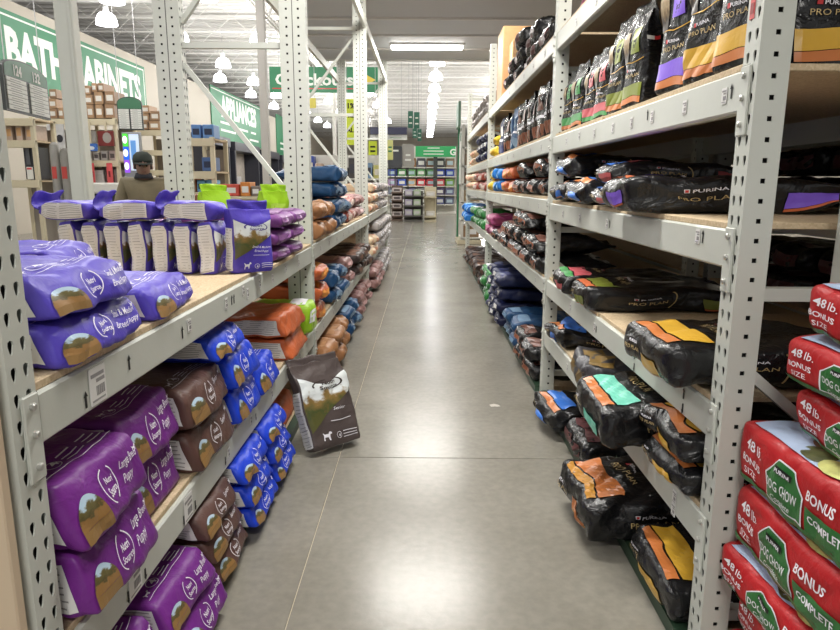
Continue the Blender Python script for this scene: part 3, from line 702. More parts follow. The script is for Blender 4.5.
right.level(0, 1.29, joints=(.55,), tags=[('t', 1.95, .02), ('u', 1.915, .02), ('t', 2.9, 0), ('u', 2.86, 0), ('t', 3.4, 0), ('t', 3.8, 0)])
right.level(0, .80, joints=(.5,), tags=[('u', 1.95, .02), ('d', 1.95, -.025), ('u', 2.42, .02), ('d', 2.42, -.025), ('t', 2.45, .02), ('t', 3.0, 0), ('d', 2.97, 0), ('t', 3.5, 0)])
right.level(0, .462, joints=(.5,), tags=[('t', 1.95, .01), ('t', 1.95, -.035), ('t', 2.9, 0), ('t', 3.5, 0)])
right.level(0, 2.31, joints=(.5,), tags=T(3.3, 3.7))
for bay in (1, 2):
    for z in (2.315, 1.71, 1.31, .79): right.level(bay, z, tags=T(*[RP[bay][1]+.4+.47*i for i in range(8)]))
for bay in (0, 1, 2): right.toe(bay, .03)
# plain rear posts of the rack that stands behind the left rack
t = thing('storage_rack', 'plain grey steel rack frame standing behind the left rack, seen edge on', 'rack', (-2.255, 4.2, 0))
b = MB(); b.rbox(0, .112, 0, .08, 0, 3.6, paint, .006); b.build('upright_post', t)
b = MB(); b.rbox(.086, .104, -.006, 0, 0, 3.6, paint, .002); b.build('post_rib', t)
for z in (.3, 1.0, 3.3):
    b = MB(); b.bar((.056, 0, z), (.056, -3.5, z), .04, .1, paint); b.build('shelf_beam', t)
b = MB(); b.rbox(0, .112, -3.58, -3.5, 0, 3.6, paint, .006); b.build('upright_post', t)
# beige end panel beside the first left upright
b = MB(); b.rbox(-1.64, -.745, 1.06, 1.085, 0, 2.6, mat('beige_panel', (204, 184, 158), .6), .003); b.build('end_panel', left.root)

# second rack back to back with the right one
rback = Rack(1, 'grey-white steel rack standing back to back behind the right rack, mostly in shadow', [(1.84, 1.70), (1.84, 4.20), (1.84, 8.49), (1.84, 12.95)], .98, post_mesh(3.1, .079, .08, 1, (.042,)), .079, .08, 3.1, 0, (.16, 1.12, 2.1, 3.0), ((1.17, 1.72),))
for bay in (0, 1, 2):
    for z in (2.31, 1.697, 1.29, .80): rback.level(bay, z, joints=(.5,))
    rback.toe(bay)

# ------------------------------------------------------------------ kinds of bags
DIM = {}
def K(key, n, L, W, T, col, art, seed=0, **kw):
    DIM[key] = (L, W, T); kind(key, n, mk(L, W, T, col, art, seed, **kw))
hi = dict(grid=(28, 24, 10), r=.028, end=.02, soft=.08)
bx = dict(grid=(28, 26, 10), r=.02, slant=.045, end=.008, soft=.05, wr=.0034)
sm = dict(grid=(16, 14, 6), wr=.008, r=.035, soft=.12)
K('purple', 3, .62, .335, .165, PURPLE, lambda B: art_source(B, ('Large Breed', 'Puppy')), 10, **bx)
K('purple_low', 3, .62, .335, .115, PURPLE, lambda B: art_source(B, ('Large Breed', 'Puppy')), 20, **bx)
K('brown', 2, .62, .38, .147, BROWN, lambda B: art_source(B, ('Senior', '')), 30, **bx)
K('brown_low', 3, .60, .34, .098, BROWN, lambda B: art_source(B, ('Senior', '')), 40, **bx)
K('blue', 3, .60, .345, .145, BLUE, lambda B: art_source(B, ('Adult', '')), 50, **bx)
K('blue_low', 3, .60, .36, .096, BLUE, lambda B: art_source(B, ('Adult', '')), 60, **bx)
K('orange', 2, .60, .44, .128, ORANGE, lambda B: nutrition(B), 70, **bx)
K('lime', 2, .5, .24, .22, LIME, lambda B: art_simple(B, P_('lime', (176, 214, 80)), white_ink), 80)
K('violet', 2, .60, .39, .10, VIOLET, lambda B: art_source(B, ('Small & Medium', 'Breed Puppy')), 90, **bx)
K('violet_small', 3, .20, .20, .085, VIOLET, lambda B: nutrition(B, 'ymin', -.42, .42, .42), 100, fold=1.5, flap=.075, wr=.003, seam=.6, tap=-.6, r=.018, soft=.05)
K('violet_up', 3, .27, .19, .088, VIOLET, lambda B: art_source_up(B, P_('deep_violet', (60, 44, 130)), ('Small & Medium', 'Breed Puppy')), 110, upright=True, wr=.0025, seam=.5, tap=-.6, **hi)
K('violet_row', 3, .215, .19, .088, VIOLET, lambda B: art_source_up(B, P_('deep_violet', (60, 44, 130)), ('', '')), 115, upright=True, wr=.0025, seam=.35, tap=-.7, flap=False, **hi)
K('senior', 1, .46, .32, .12, SENIOR, lambda B: art_source_up(B, P_('dark_brown', (52, 40, 36)), ('Senior',)), 120, upright=True, wr=.004, seam=.75, tap=-.5, **hi)
K('lilac', 3, .56, .33, .082, LILAC, lambda B: art_simple(B, P_('lilac_light', (160, 116, 170)), P_('lilac_mid', (140, 92, 150))), 130, r=.022, wr=.004)
K('lime_up', 2, .33, .21, .10, LIME, lambda B: art_simple_up(B, P_('pale_blue', (190, 214, 216)), P_('lime', (176, 214, 80))), 140, upright=True, seam=.7, tap=-.5)
plan = lambda acc, st=None, **k: (lambda B: art_plan(B, acc, st, **k))
K('plan_gold', 2, .74, .36, .105, BLACK, plan(gold), 150, wr=.005, **hi)
K('plan_gold_big', 2, .74, .41, .15, BLACK, plan(gold), 160, wr=.006, **hi)
K('plan_orange', 1, .74, .43, .19, BLACK, plan(orange_pr, P_('amber', (196, 140, 60))), 170, wr=.007, **hi)
K('plan_teal', 1, .74, .43, .17, BLACK, plan(teal_pr), 180, wr=.006, **hi)
K('plan_plain', 2, .70, .42, .16, f_('charcoal', (62, 62, 66), rough=.3), lambda B: art_simple(B, P_('dull_gold', (120, 96, 50))), 190, wr=.007, **hi)
K('plan_violet', 1, .86, .40, .135, BLACK, plan(violet_pr, orng_pr), 200, wr=.006, **hi)
K('plan_olive', 1, .86, .42, .125, BLACK, plan(olive_pr, orng_pr), 210, wr=.005, **hi)
K('plan_pink', 1, .80, .44, .12, BLACK, plan(pinkr_pr, green_pr), 220, wr=.006, **hi)
K('plan_blue', 2, .70, .42, .135, BLACK, plan(blue_pr), 230, wr=.007)
K('plan_redblue', 2, .66, .36, .10, BLACK, plan(redb_pr, blue_pr), 240, wr=.005)
K('plan_black', 3, .66, .42, .15, BLACK, lambda B: art_simple(B, P_('dull_red', (84, 40, 42))), 250, wr=.006)
for nm, acc in (('green', green_pr), ('pink', pinkr_pr), ('olive', olive_pr), ('violet', violet_pr), ('gold', gold)):
    K('up_'+nm, 2, {'green': .31, 'pink': .30, 'olive': .36}.get(nm, .42), .205, .10, BLACK, (lambda a: (lambda B: art_plan_up(B, a, green_pr if nm == 'pink' else None)))(acc), 260, upright=True, seam=.8, tap=-.42, wr=.0035, grid=(24, 18, 8), r=.02, soft=.06, end=.0)
K('chow', 3, .52, .66, .185, CHOW, art_chow, 300, grid=(20, 44, 12), wr=.003, end=.01, r=.022, soft=.06)
K('chow_thin', 3, .52, .66, .128, CHOW, art_chow, 310, grid=(20, 44, 12), wr=.003, end=.01, r=.022, soft=.06)
for nm, col, m1, m2 in (('navy', NAVY, P_('navy_light', (52, 60, 110)), paper), ('steel', STEELBLUE, P_('steel_pale', (120, 150, 180)), None), ('tan', TAN, P_('tan_light', (180, 134, 96)), None),
                        ('greyw', GREYW, P_('grey_mid', (130, 122, 120)), white_ink), ('mauve', MAUVE, P_('mauve_light', (190, 150, 150)), None), ('dkbrown', DKBROWN, P_('umber', (110, 76, 60)), None),
                        ('green', GREEN, P_('green_light', (130, 190, 140)), white_ink), ('pink', PINK, P_('pink_light', (170, 100, 130)), None), ('brblue', BRBLUE, P_('blue_light', (150, 200, 230)), None),
                        ('yellow', YELLOW, P_('yellow_deep', (190, 150, 30)), None), ('cream', CREAM, P_('peach', (220, 160, 130)), None), ('rust', RUST, P_('rust_light', (210, 190, 180)), None), ('blk', BLACK, P_('copper', (138, 84, 60)), P_('brown_pr', (110, 70, 58))), ('orng', ORANGE, P_('amber2', (226, 150, 70)), None)):
    K('far_'+nm, 3, .55, .37, .13, col, (lambda a, b_, c=None: (lambda B: art_simple(B, a, b_, paper if c else None)))(m1, m2 if nm != 'navy' else None, nm == 'navy'), 400+len(DIM)*5, flap=False, end=.03, **sm)
    K('farup_'+nm, 2, .40, .225, .12, col, (lambda a, b_: (lambda B: art_simple_up(B, a, b_)))(m1, m2), 700+len(DIM)*5, upright=True, flap=False, seam=.75, tap=-.45, **sm)

def lay(side, key, xf, yc, z, label, rz=0, **kw):
    L = DIM[key][0]; sg = 1 if side == 'L' else -1; a = R(rz)
    cx = xf-sg*L/2*math.cos(a); cy = yc-sg*L/2*math.sin(a)
    return put(key, (cx, cy, z+L/2*math.sin(R(abs(kw.get('ry', 0))))), label, rz=rz+(0 if side == 'L' else 180), **kw)
def stand(side, key, xf, yc, z, label, rz=0, **kw):
    T_ = DIM[key][2]; sg = 1 if side == 'L' else -1
    return put(key, (xf-sg*T_/2, yc, z), label, rz=rz+(0 if side == 'L' else 180), **kw)
LAY = ['bottom', 'second', 'third', 'fourth', 'fifth']
COLW = ['nearest', 'second', 'third', 'fourth', 'fifth', 'sixth', 'seventh', 'eighth']
def stacks(side, key, xf, y0, pitch, ncol, nlay, z, desc, place, jit=.02, tall=None, scale=1.):
    L, W, T_ = DIM[key]; rg = random.Random(hash((side, key, round(y0*10))) & 0xffff if False else int(y0*100)+len(key)*7)
    for c in range(ncol):
        for l in range(nlay if not tall else tall[c]):
            col = COLW[c] if ncol > 1 else 'the'; ly = LAY[l] if (nlay if not tall else tall[c]) > 1 else 'only'
            top = (nlay if not tall else tall[c])
            if top > 1 and l == top-1: ly = 'top'
            lab = f'{desc}, {ly} of {col} stack, {place}' if ncol > 1 else f'{desc}, {ly} in its stack, {place}'
            if top == 1: lab = f'{desc}, {col} of its row, {place}' if ncol > 1 else f'{desc}, {place}'
            o = lay(side, key, xf+rg.uniform(-jit, jit), y0+c*pitch+rg.uniform(-.008, .008), z+l*T_, lab, rz=rg.uniform(-2, 2), group=desc+' '+place)
            k_ = rg.uniform(.86, .98); o.scale = (rg.uniform(.92, 1), k_, 1)

# ------------------------------------------------------------------ left rack, low shelf (nearest bay)
zl = .476
lay('L', 'purple', -.69, 1.40, zl, 'purple bag, lower of two beside the first left upright, above the low beam', group='purple bags on the low left shelf')
lay('L', 'purple', -.70, 1.39, zl+.165, 'purple bag, upper of two beside the first left upright, tree print at its corner', ry=0, group='purple bags on the low left shelf')
lay('L', 'purple', -.76, 1.76, zl, 'purple bag under another, between the nearest purple stack and the brown bags', group='purple bags on the low left shelf')
lay('L', 'purple', -.755, 1.75, zl+.165, 'purple bag, upper of the stack touching the brown bags on the low shelf', group='purple bags on the low left shelf')
lay('L', 'brown', -.71, 2.15, zl, 'brown bag, lower of two on the low left shelf', group='brown bags on the low left shelf')
lay('L', 'brown', -.72, 2.145, zl+.147, 'brown bag, upper of two on the low left shelf, white dog print', group='brown bags on the low left shelf')
lay('L', 'blue', -.70, 2.545, zl, 'bright blue bag, bottom of the stack of three beside the brown bags', group='blue bags on the low left shelf')
lay('L', 'blue', -.70, 2.53, zl+.148, 'bright blue bag, middle of the stack of three beside the brown bags', group='blue bags on the low left shelf')
lay('L', 'blue_low', -.72, 2.41, zl+.296, 'bright blue bag, top of the stack of three, tucked under the upper beam', group='blue bags on the low left shelf')
lay('L', 'blue', -.70, 2.91, zl, 'bright blue bag standing alone before the orange bags, low left shelf', group='blue bags on the low left shelf')
lay('L', 'orange', -.69, 3.56, zl, 'orange bag with silver side, lower of two on the low left shelf', group='orange bags on the low left shelf')
lay('L', 'orange', -.70, 3.53, zl+.128, 'orange bag with silver side, upper of two on the low left shelf', group='orange bags on the low left shelf')
lay('L', 'lime', -.70, 3.97, zl, 'lime green bag beside the second left upright on the low shelf', group='lime bags')
# floor level
zf = .051
lay('L', 'purple_low', -.70, 1.38, zf, 'purple bag, lower of the nearest pair under the low left shelf', group='purple bags on the floor')
lay('L', 'purple_low', -.69, 1.38, zf+.115, 'purple bag, upper of the nearest pair under the low left shelf, cut by the frame', group='purple bags on the floor')
lay('L', 'purple_low', -.64, 1.775, zf, 'purple bag at floor level sticking out into the aisle, below another', group='purple bags on the floor')
lay('L', 'purple_low', -.67, 1.74, zf+.115, 'purple bag at floor level with dog print, on top, beside the brown floor stack', group='purple bags on the floor')
for i in range(3): lay('L', 'brown_low', -.67-.01*i, 2.16-.03*i, zf+i*.098, f'dark brown bag, {["bottom", "middle", "top"][i]} of the floor stack under the low left shelf', group='brown bags on the floor')
for c in range(2):
    for i in range(3): lay('L', 'blue_low', -.64-.015*i, (2.53, 2.93)[c]-.01*i, zf+i*.100, f'bright blue bag, {["bottom", "middle", "top"][i]} of the {["nearer", "farther"][c]} blue floor stack', group='blue bags on the floor')
lay('L', 'orange', -.78, 3.62, zf, 'orange bag on the floor deck behind the fallen grey bag')
put('senior', (-.475, 3.285, .024), 'grey-brown senior food bag fallen into the aisle, leaning on the left rack', rz=-46, ry=-22)
# ------------------------------------------------------------------ left rack, middle shelf
zm = 1.027
lay('L', 'violet', -.72, 1.465, zm, 'violet puppy food bag, lower of two beside the first left upright', group='violet bags lying on the middle shelf')
lay('L', 'violet', -.735, 1.47, zm+.10, 'violet puppy food bag, upper of two beside the first left upright, landscape print', group='violet bags lying on the middle shelf')
lay('L', 'violet', -.74, 1.95, zm, 'violet puppy food bag lying alone at the board edge, before the standing bags', rz=5, group='violet bags lying on the middle shelf')
lay('L', 'violet', -1.02, 1.97, zm+.10, 'violet puppy food bag lying farther back on top, behind the first upright', rz=14, group='violet bags lying on the middle shelf')
for i in range(7): stand('L', 'violet_row', -.86-.096*i, 2.79, zm, f'small violet bag standing in the row, {ORD[i]} from the aisle', rz=0, group='small violet bags standing in a row', name='pet_food_pouch')
stand('L', 'violet_up', -.71, 2.80, zm, 'small violet bag turned to face the viewer at the front of the row', rz=-48, name='pet_food_pouch')
for i, x in enumerate((-.90, -1.155, -1.41)): lay('L', 'violet_small', x+.02, 2.79, zm+.222, f'small violet bag lying on the standing row, {ORD[i]} from the aisle', rz=(-3, 4, -2)[i], group='small violet bags lying on the row', name='pet_food_pouch')
for c in range(2):
    for l in range(3): lay('L', 'lilac', -.72+.01*l, 3.29+.352*c, zm+l*.082, f'lilac purple bag, {["bottom", "middle", "top"][l]} of the {["nearer", "farther"][c]} lilac stack on the middle shelf', group='lilac bags')
stand('L', 'lime_up', -.86, 3.98, zm, 'lime green bag standing behind the lilac bags, against the second upright', rz=-35, group='lime bags standing')
stand('L', 'lime_up', -1.22, 3.98, zm, 'lime green bag standing farther from the aisle behind the lilac bags', rz=-30, group='lime bags standing')
# ------------------------------------------------------------------ left rack, farther bays
zm2 = 1.0315
stacks('L', 'far_tan', -.70, 4.55, .42, 2, 2, zm2, 'tan rounded bag', 'middle shelf past the second left upright')
stacks('L', 'far_steel', -.72, 5.50, .42, 2, 4, zm2, 'steel blue bag', 'middle shelf of the second left bay')
stacks('L', 'far_rust', -.74, 6.5, .42, 2, 2, zm2, 'rust patterned bag', 'middle shelf of the second left bay')
stacks('L', 'far_mauve', -.74, 7.4, .42, 2, 2, zm2, 'mauve patterned bag', 'middle shelf before the third left upright')
stacks('L', 'far_cream', -.72, 8.65, .42, 3, 2, zm2, 'cream bag', 'middle shelf of the third left bay', tall=(2, 2, 3))
stacks('L', 'far_greyw', -.70, 10.0, .42, 6, 3, zm2, 'grey white bag', 'middle shelf, far end of left rack')
zl2 = .471
stacks('L', 'far_orng', -.70, 4.55, .42, 1, 3, zl2, 'orange bag', 'low shelf past the second left upright')
stacks('L', 'far_steel', -.70, 5.2, .43, 2, 2, zl2, 'pale labelled blue bag', 'low shelf of the second left bay')
stacks('L', 'far_mauve', -.70, 6.2, .42, 1, 2, zl2, 'mauve bag', 'low shelf of the second left bay')
stacks('L', 'far_dkbrown', -.66, 6.75, .42, 3, 2, zl2, 'dark brown bag', 'low shelf before the third left upright')
stacks('L', 'far_cream', -.68, 8.65, .42, 2, 2, zl2, 'cream bag', 'low shelf of the third left bay')
stacks('L', 'far_greyw', -.64, 9.6, .42, 7, 3, zl2, 'grey white bag', 'low shelf, far end of left rack')
stacks('L', 'far_tan', -.64, 4.55, .42, 3, 2, zf, 'tan bag', 'floor deck past the second left upright')
stacks('L', 'far_steel', -.66, 5.85, .42, 2, 2, zf, 'steel blue bag', 'floor deck of the second left bay')
stacks('L', 'far_mauve', -.66, 6.75, .42, 3, 2, zf, 'mauve pinkish bag', 'floor deck before the third left upright')
stacks('L', 'far_greyw', -.58, 8.65, .42, 9, 2, zf, 'grey white bag', 'floor deck of the third left bay', tall=None) if False else None
for c in range(8):
    for l in range(2): lay('L', 'far_greyw' if c > 2 else 'far_mauve', -.62-.02*l, 8.65+.43*c, zf+l*.13, f'{"grey white" if c > 2 else "mauve"} bag, {["lower", "upper"][l]} of the {COLW[c]} floor stack past the third left upright', group='bags on the floor deck of the third left bay')

# ------------------------------------------------------------------ right rack, nearest bay
zD, zC, zB, zA, zAA = .481, .819, 1.309, 1.716, 2.329
lay('R', 'plan_orange', .64, 2.50, .051, 'black bag with copper label sticking out into the aisle at floor level', rz=3, ry=3, group='black bags on the right floor deck')
lay('R', 'plan_gold_big', .775, 2.01, zf, 'black bag with gold label on the floor deck by the first right upright', ry=2, group='black bags on the right floor deck')
lay('R', 'plan_black', .78, 3.13, zf, 'plain black bag on the floor deck behind the copper labelled bag', group='black bags on the right floor deck')
lay('R', 'plan_blue', .70, 3.62, zf, 'black bag with blue and orange label at floor level by the second right upright', rz=4, group='black bags on the right floor deck')
lay('R', 'plan_gold', .775, 1.98, zD, 'black bag with gold label, lower of two, lowest right shelf', group='black bags on the lowest right shelf')
lay('R', 'plan_gold', .77, 1.985, zD+.108, 'black bag with gold label, upper of two, lowest right shelf', group='black bags on the lowest right shelf')
lay('R', 'plan_teal', .655, 2.41, zD-.016, 'black bag with teal label hanging over the edge of the lowest right shelf', rz=1, ry=7, group='black bags on the lowest right shelf')
lay('R', 'plan_plain', .73, 2.92, zD, 'plain charcoal bag lying behind the teal labelled bag', rz=-3, group='black bags on the lowest right shelf')
lay('R', 'plan_blue', .775, 3.78, zD, 'black bag with blue and orange label, lowest right shelf by second upright', group='black bags on the lowest right shelf')
lay('R', 'plan_gold_big', .71, 2.01, zC, 'black bag with gold label jutting over the third shelf behind the first upright', ry=1, group='black bags on the third right shelf')
lay('R', 'plan_olive', .775, 3.20, zC, 'black bag with olive green side label lying on the third right shelf', group='black bags on the third right shelf')
lay('R', 'plan_pink', .775, 3.70, zC, 'black bag with pink and green label by the second right upright', rz=-4, group='black bags on the third right shelf')
lay('R', 'plan_violet', .715, 2.50, zB, 'black bag with violet and orange labels jutting over the eye level shelf', rz=-4, group='black bags on the eye level shelf')
lay('R', 'plan_redblue', .80, 2.94, zB, 'black bag with red and blue label, lower of two on the eye level shelf', group='black bags on the eye level shelf')
lay('R', 'plan_redblue', .81, 2.96, zB+.10, 'black bag with red and blue label, upper of two on the eye level shelf', group='black bags on the eye level shelf')
lay('R', 'plan_blue', .775, 3.40, zB, 'black bag with blue label, left of the red and blue pair', group='black bags on the eye level shelf')
lay('R', 'plan_blue', .785, 3.86, zB, 'black bag with blue label, lower of two by the second right upright', group='black bags on the eye level shelf')
lay('R', 'plan_blue', .80, 3.84, zB+.135, 'black bag with blue label, upper of two by the second right upright', group='black bags on the eye level shelf')
# standing small bags on the top visible shelf
for i, (k_, y, lab) in enumerate((('up_gold', 1.90, 'nearest gold one, half behind the first upright'), ('up_gold', 2.13, 'gold one, second from the first upright'), ('up_violet', 2.37, 'the only violet one'),
        ('up_olive', 2.81, 'nearer of the two olive ones'), ('up_olive', 3.06, 'farther of the two olive ones'), ('up_pink', 3.29, 'nearer of the two pink ones'), ('up_pink', 3.52, 'farther of the two pink ones'), ('up_green', 3.80, 'nearer of the two green ones'), ('up_green', 4.05, 'farther of the two green ones'))):
    stand('R', k_, .835, y, zA, f'standing black bag on the high right shelf, {lab}', rz=9 if i < 3 else 5, group='small black bags standing on the high shelf', name='pet_food_pouch')
for i, (x, y) in enumerate(((1.06, 1.93), (1.29, 1.93), (1.52, 1.93))): stand('R', 'up_gold', x, y, zA, f'standing black bag right of the first upright, {ORD[i]} from the aisle', rz=86, name='pet_food_pouch', group='small black bags behind the first upright')
for i, y in enumerate((2.2, 2.55, 2.9, 3.25, 3.6, 3.95)): stand('R', 'up_olive' if i % 2 else 'up_green', 1.0+.04*(i % 2), y, zA, f'standing black bag in the second row of the high shelf, {ORD[i]} from the near end', name='pet_food_pouch', group='second row of standing black bags')
stacks('R', 'far_pink', .84, 3.75, .42, 1, 1, zAA, 'pink and black bag', 'top right shelf by the second upright')
stacks('R', 'far_blk', .84, 2.9, .42, 2, 1, zAA, 'black bag', 'top right shelf of the nearest bay')
# dark bags filling the rack behind
for li, (z, nl) in enumerate(((.05, 3), (zC, 2), (zB, 2), (zA, 3))):
    for c in range(5):
        for l in range(nl): lay('R', 'plan_black', 1.93, 2.06+.46*c, z+l*.15, f'dark bag in the shaded back rack, {["floor", "lower", "middle", "upper"][li]} shelf, {COLW[c]} stack, {["bottom", "second", "third"][l]} one', group='dark bags in the back rack')
# ------------------------------------------------------------------ right rack, farther bays
stacks('R', 'far_blk', .76, 4.55, .42, 7, 2, .811, 'black bag with copper stripe', 'third shelf past the second right upright', tall=(2, 3, 3, 2, 2, 1, 1))
stacks('R', 'far_pink', .78, 7.7, .42, 2, 2, .811, 'pink bag', 'third shelf before the third right upright')
stacks('R', 'far_green', .76, 8.85, .42, 5, 2, .811, 'green bag', 'third shelf of the farthest right bay', tall=(1, 2, 2, 2, 2))
stacks('R', 'far_brblue', .70, 11.0, .42, 4, 2, .811, 'bright blue bag', 'third shelf at the far right end')
stacks('R', 'far_blk', .74, 4.55, .42, 2, 2, zf, 'black bag with copper stripe', 'floor deck past the second right upright')
stacks('R', 'far_steel', .76, 5.42, .42, 2, 2, zf, 'steel blue bag', 'floor deck of the second right bay')
stacks('R', 'far_navy', .72, 6.28, .42, 3, 4, zf, 'navy bag with white tag', 'floor deck of the second right bay')
stacks('R', 'far_green', .74, 7.6, .42, 2, 3, zf, 'green bag', 'floor deck before the third right upright')
stacks('R', 'far_dkbrown', .76, 8.85, .42, 8, 2, zf, 'dark bag', 'floor deck of the farthest right bay')
zB2 = 1.329
stacks('R', 'far_blk', .80, 4.55, .42, 4, 1, zB2, 'black bag with copper stripe', 'eye level shelf past second right upright', tall=(2, 1, 2, 1))
stacks('R', 'far_orng', .80, 6.30, .42, 2, 2, zB2, 'orange bag', 'eye level shelf of the second right bay')
stacks('R', 'far_brblue', .80, 7.15, .42, 2, 2, zB2, 'bright blue bag', 'eye level shelf of the second right bay')
stacks('R', 'far_yellow', .80, 8.05, .42, 1, 2, zB2, 'yellow bag', 'eye level shelf by the third right upright')
stacks('R', 'far_rust', .80, 8.9, .42, 4, 2, zB2, 'rust red bag', 'eye level shelf of the farthest right bay')
stacks('R', 'far_cream', .80, 10.7, .42, 5, 2, zB2, 'cream bag', 'eye level shelf at the far right end')
zA2 = 1.729
def row_up(key, y0, pitch, n, desc, z=zA2, xf=.84):
    for i in range(n): stand('R', key, xf, y0+pitch*i, z, f'{desc}, {ORD[i]} from its near end' if n > 1 else desc, rz=random.Random(i).uniform(-6, 6), group=desc, name='pet_food_pouch')
row_up('farup_blk', 4.50, .27, 7, 'standing copper-panelled black bag past second right upright')
row_up('farup_steel', 6.42, .27, 2, 'standing steel blue bag on the high right shelf')
row_up('farup_blk', 6.96, .27, 2, 'standing black bag beyond the blue ones, high right shelf')
row_up('farup_navy', 7.52, .27, 1, 'standing navy bag before the yellow bags, high right shelf')
stacks('R', 'far_yellow', .82, 7.95, .42, 1, 2, zA2, 'yellow bag', 'high shelf before the third right upright')
stacks('R', 'far_navy', .82, 9.2, .42, 4, 3, zA2, 'navy bag', 'high shelf of the farthest right bay')
stacks('R', 'far_cream', .82, 11.2, .42, 3, 2, zA2, 'cream bag', 'high shelf at the far right end')
stacks('R', 'plan_black', .84, 4.75, .52, 5, 2, zAA+.006, 'large black bag', 'top right shelf past the second upright', tall=(1, 2, 2, 3, 2))
stacks('R', 'far_greyw', .82, 8.85, .42, 9, 3, zAA+.006, 'grey white patterned bag', 'top shelf of the farthest right bay') if False else None
for c in range(7):
    for l in range(2): lay('R', 'far_greyw', .82, 8.85+.44*c, zAA+.006+l*.13, f'grey white bag, {["lower", "upper"][l]} of the {COLW[c]} stack, top shelf of the farthest right bay', group='grey white bags on the top right shelf')
# ------------------------------------------------------------------ red bags in the right foreground
zz = .051
for i, (k_, x, y, rz, ry, lab) in enumerate((('chow_thin', .88, 1.33, 0, 0, 'bottom of the red stack, mostly cut by the frame'), ('chow_thin', .885, 1.34, -2, 0, 'second from the bottom of the red stack'),
        ('chow_thin', .865, 1.355, 3, 0, 'third from the bottom, thin and tilted'), ('chow', .87, 1.345, 0, 0, 'fourth of the red stack, with the large green badge'), ('chow', .87, 1.345, 1, 0, 'fifth of the red stack, food photograph showing on top'),
        ('chow_thin', .905, 1.215, -3, 0, 'third from the top of the red stack, set back'), ('chow_thin', .90, 1.235, 2, 0, 'second from the top of the red stack'), ('chow_thin', .905, 1.205, -2, 0, 'top of the red stack beside the white tag panel'))):
    lay('R', k_, x, y, zz, 'red and green bonus size bag, '+lab, rz=rz, ry=ry, group='red bags stacked by the first right upright')
    zz += DIM[k_][2]
b = MB(); b.box(.84, 1.5, .7, 1.66, 0, .012, osb); b.box(.84, 1.5, .7, .8, .012, .05, osb); b.box(.84, 1.5, 1.56, 1.66, .012, .05, osb)
pl = thing('pallet', 'low wooden pallet under the stack of red bags', 'pallet', (0, 0, 0))
for y0 in (.72, 1.10, 1.50):
    c = MB(); c.box(.86, 1.5, y0, y0+.09, 0, .032, osb); c.build('bearer', pl)
for i in range(5):
    c = MB(); c.box(.86+.13*i, .97+.13*i, .70, 1.64, .0325, .05, osb); c.build('board', pl)

# ------------------------------------------------------------------ the hall beyond: signs, displays, a person
_M = cam.matrix_world.to_3x3(); _C = Vector((0, 0, 1.405))
def at(px, py, Y=None, X=None):       # a point of the place at a known distance, from where it shows in the photograph
    d = _M @ Vector(((px-420)/650.33, -(py-315)/650.33, -1)); t = (Y/d.y) if Y is not None else X/d.x
    return _C+d*t
sign_green = mat('sign_green', (46, 124, 84), .5, var=.04, vscale=2); sign_white = mat('sign_white', (226, 228, 222), .5); sign_dark = mat('sign_frame', (58, 62, 60), .5)
def wall_sign(label, y0, y1, z0, z1, text, tz0, tz1, ty0, ty1, bars=()):
    t = thing('wall_sign', label, 'sign', (-10.99, 0, 0))
    b = MB(); b.rbox(0, .05, y0, y1, z0, z1, sign_green, .01); b.build('sign_board', t)
    b = MB()
    for zz in (z1-.16,): b.box(.0505, .054, y0+.1, y1-.12, zz, zz+.05, sign_white)
    b.box(.0505, .054, y1-.17, y1-.12, z0+.1, z1-.16, sign_white); b.build('border_line', t)
    b = MB(); v, f, wd = text2d(text, .045); sz = (tz1-tz0)/.70
    b.add([(.056, ty0+x/wd*(ty1-ty0), tz0+y*sz) for x, y in v], f, sign_white)
    b.build('lettering', t)
    if bars:
        b = MB()
        for (a, c, z, h) in bars: b.box(.0505, .054, a, c, z, z+h, sign_white)
        b.build('small_print', t)
wall_sign('long green wall sign reading bath cabinets in white capitals', 15.0, 26.6, 3.85, 5.80, 'BATH CABINETS', 4.42, 5.36, 17.9, 26.1)
wall_sign('green wall sign reading appliances in white capitals', 34.6, 45.0, 3.66, 6.32, 'APPLIANCES', 4.95, 6.0, 36.2, 43.6, [(36, 38.4, 4.55, .12), (36, 38.8, 4.15, .12), (39.5, 41.5, 4.45, .12), (42.2, 43.4, 4.45, .12), (41.8, 44, 4.0, .12)])
wall_sign('green wall sign farther along the left wall, mostly behind the second upright', 49.5, 58, 3.5, 6.4, 'FLOORING', 4.9, 6.0, 52.5, 57.6, [(50.6, 51.8, 4.3, .14), (50.6, 52.2, 3.9, .14)]) if False else None
t = thing('wall_sign', 'green wall sign farther along the left wall, mostly behind the second upright', 'sign', (-10.99, 0, 0))
b = MB(); b.rbox(0, .05, 49.5, 60, 3.5, 6.4, sign_green, .01); b.build('sign_board', t); b = MB(); b.box(.0505, .054, 50.6, 51.8, 4.3, 4.44, sign_white); b.box(.0505, .054, 50.6, 52.2, 3.9, 4.04, sign_white); b.build('small_print', t)
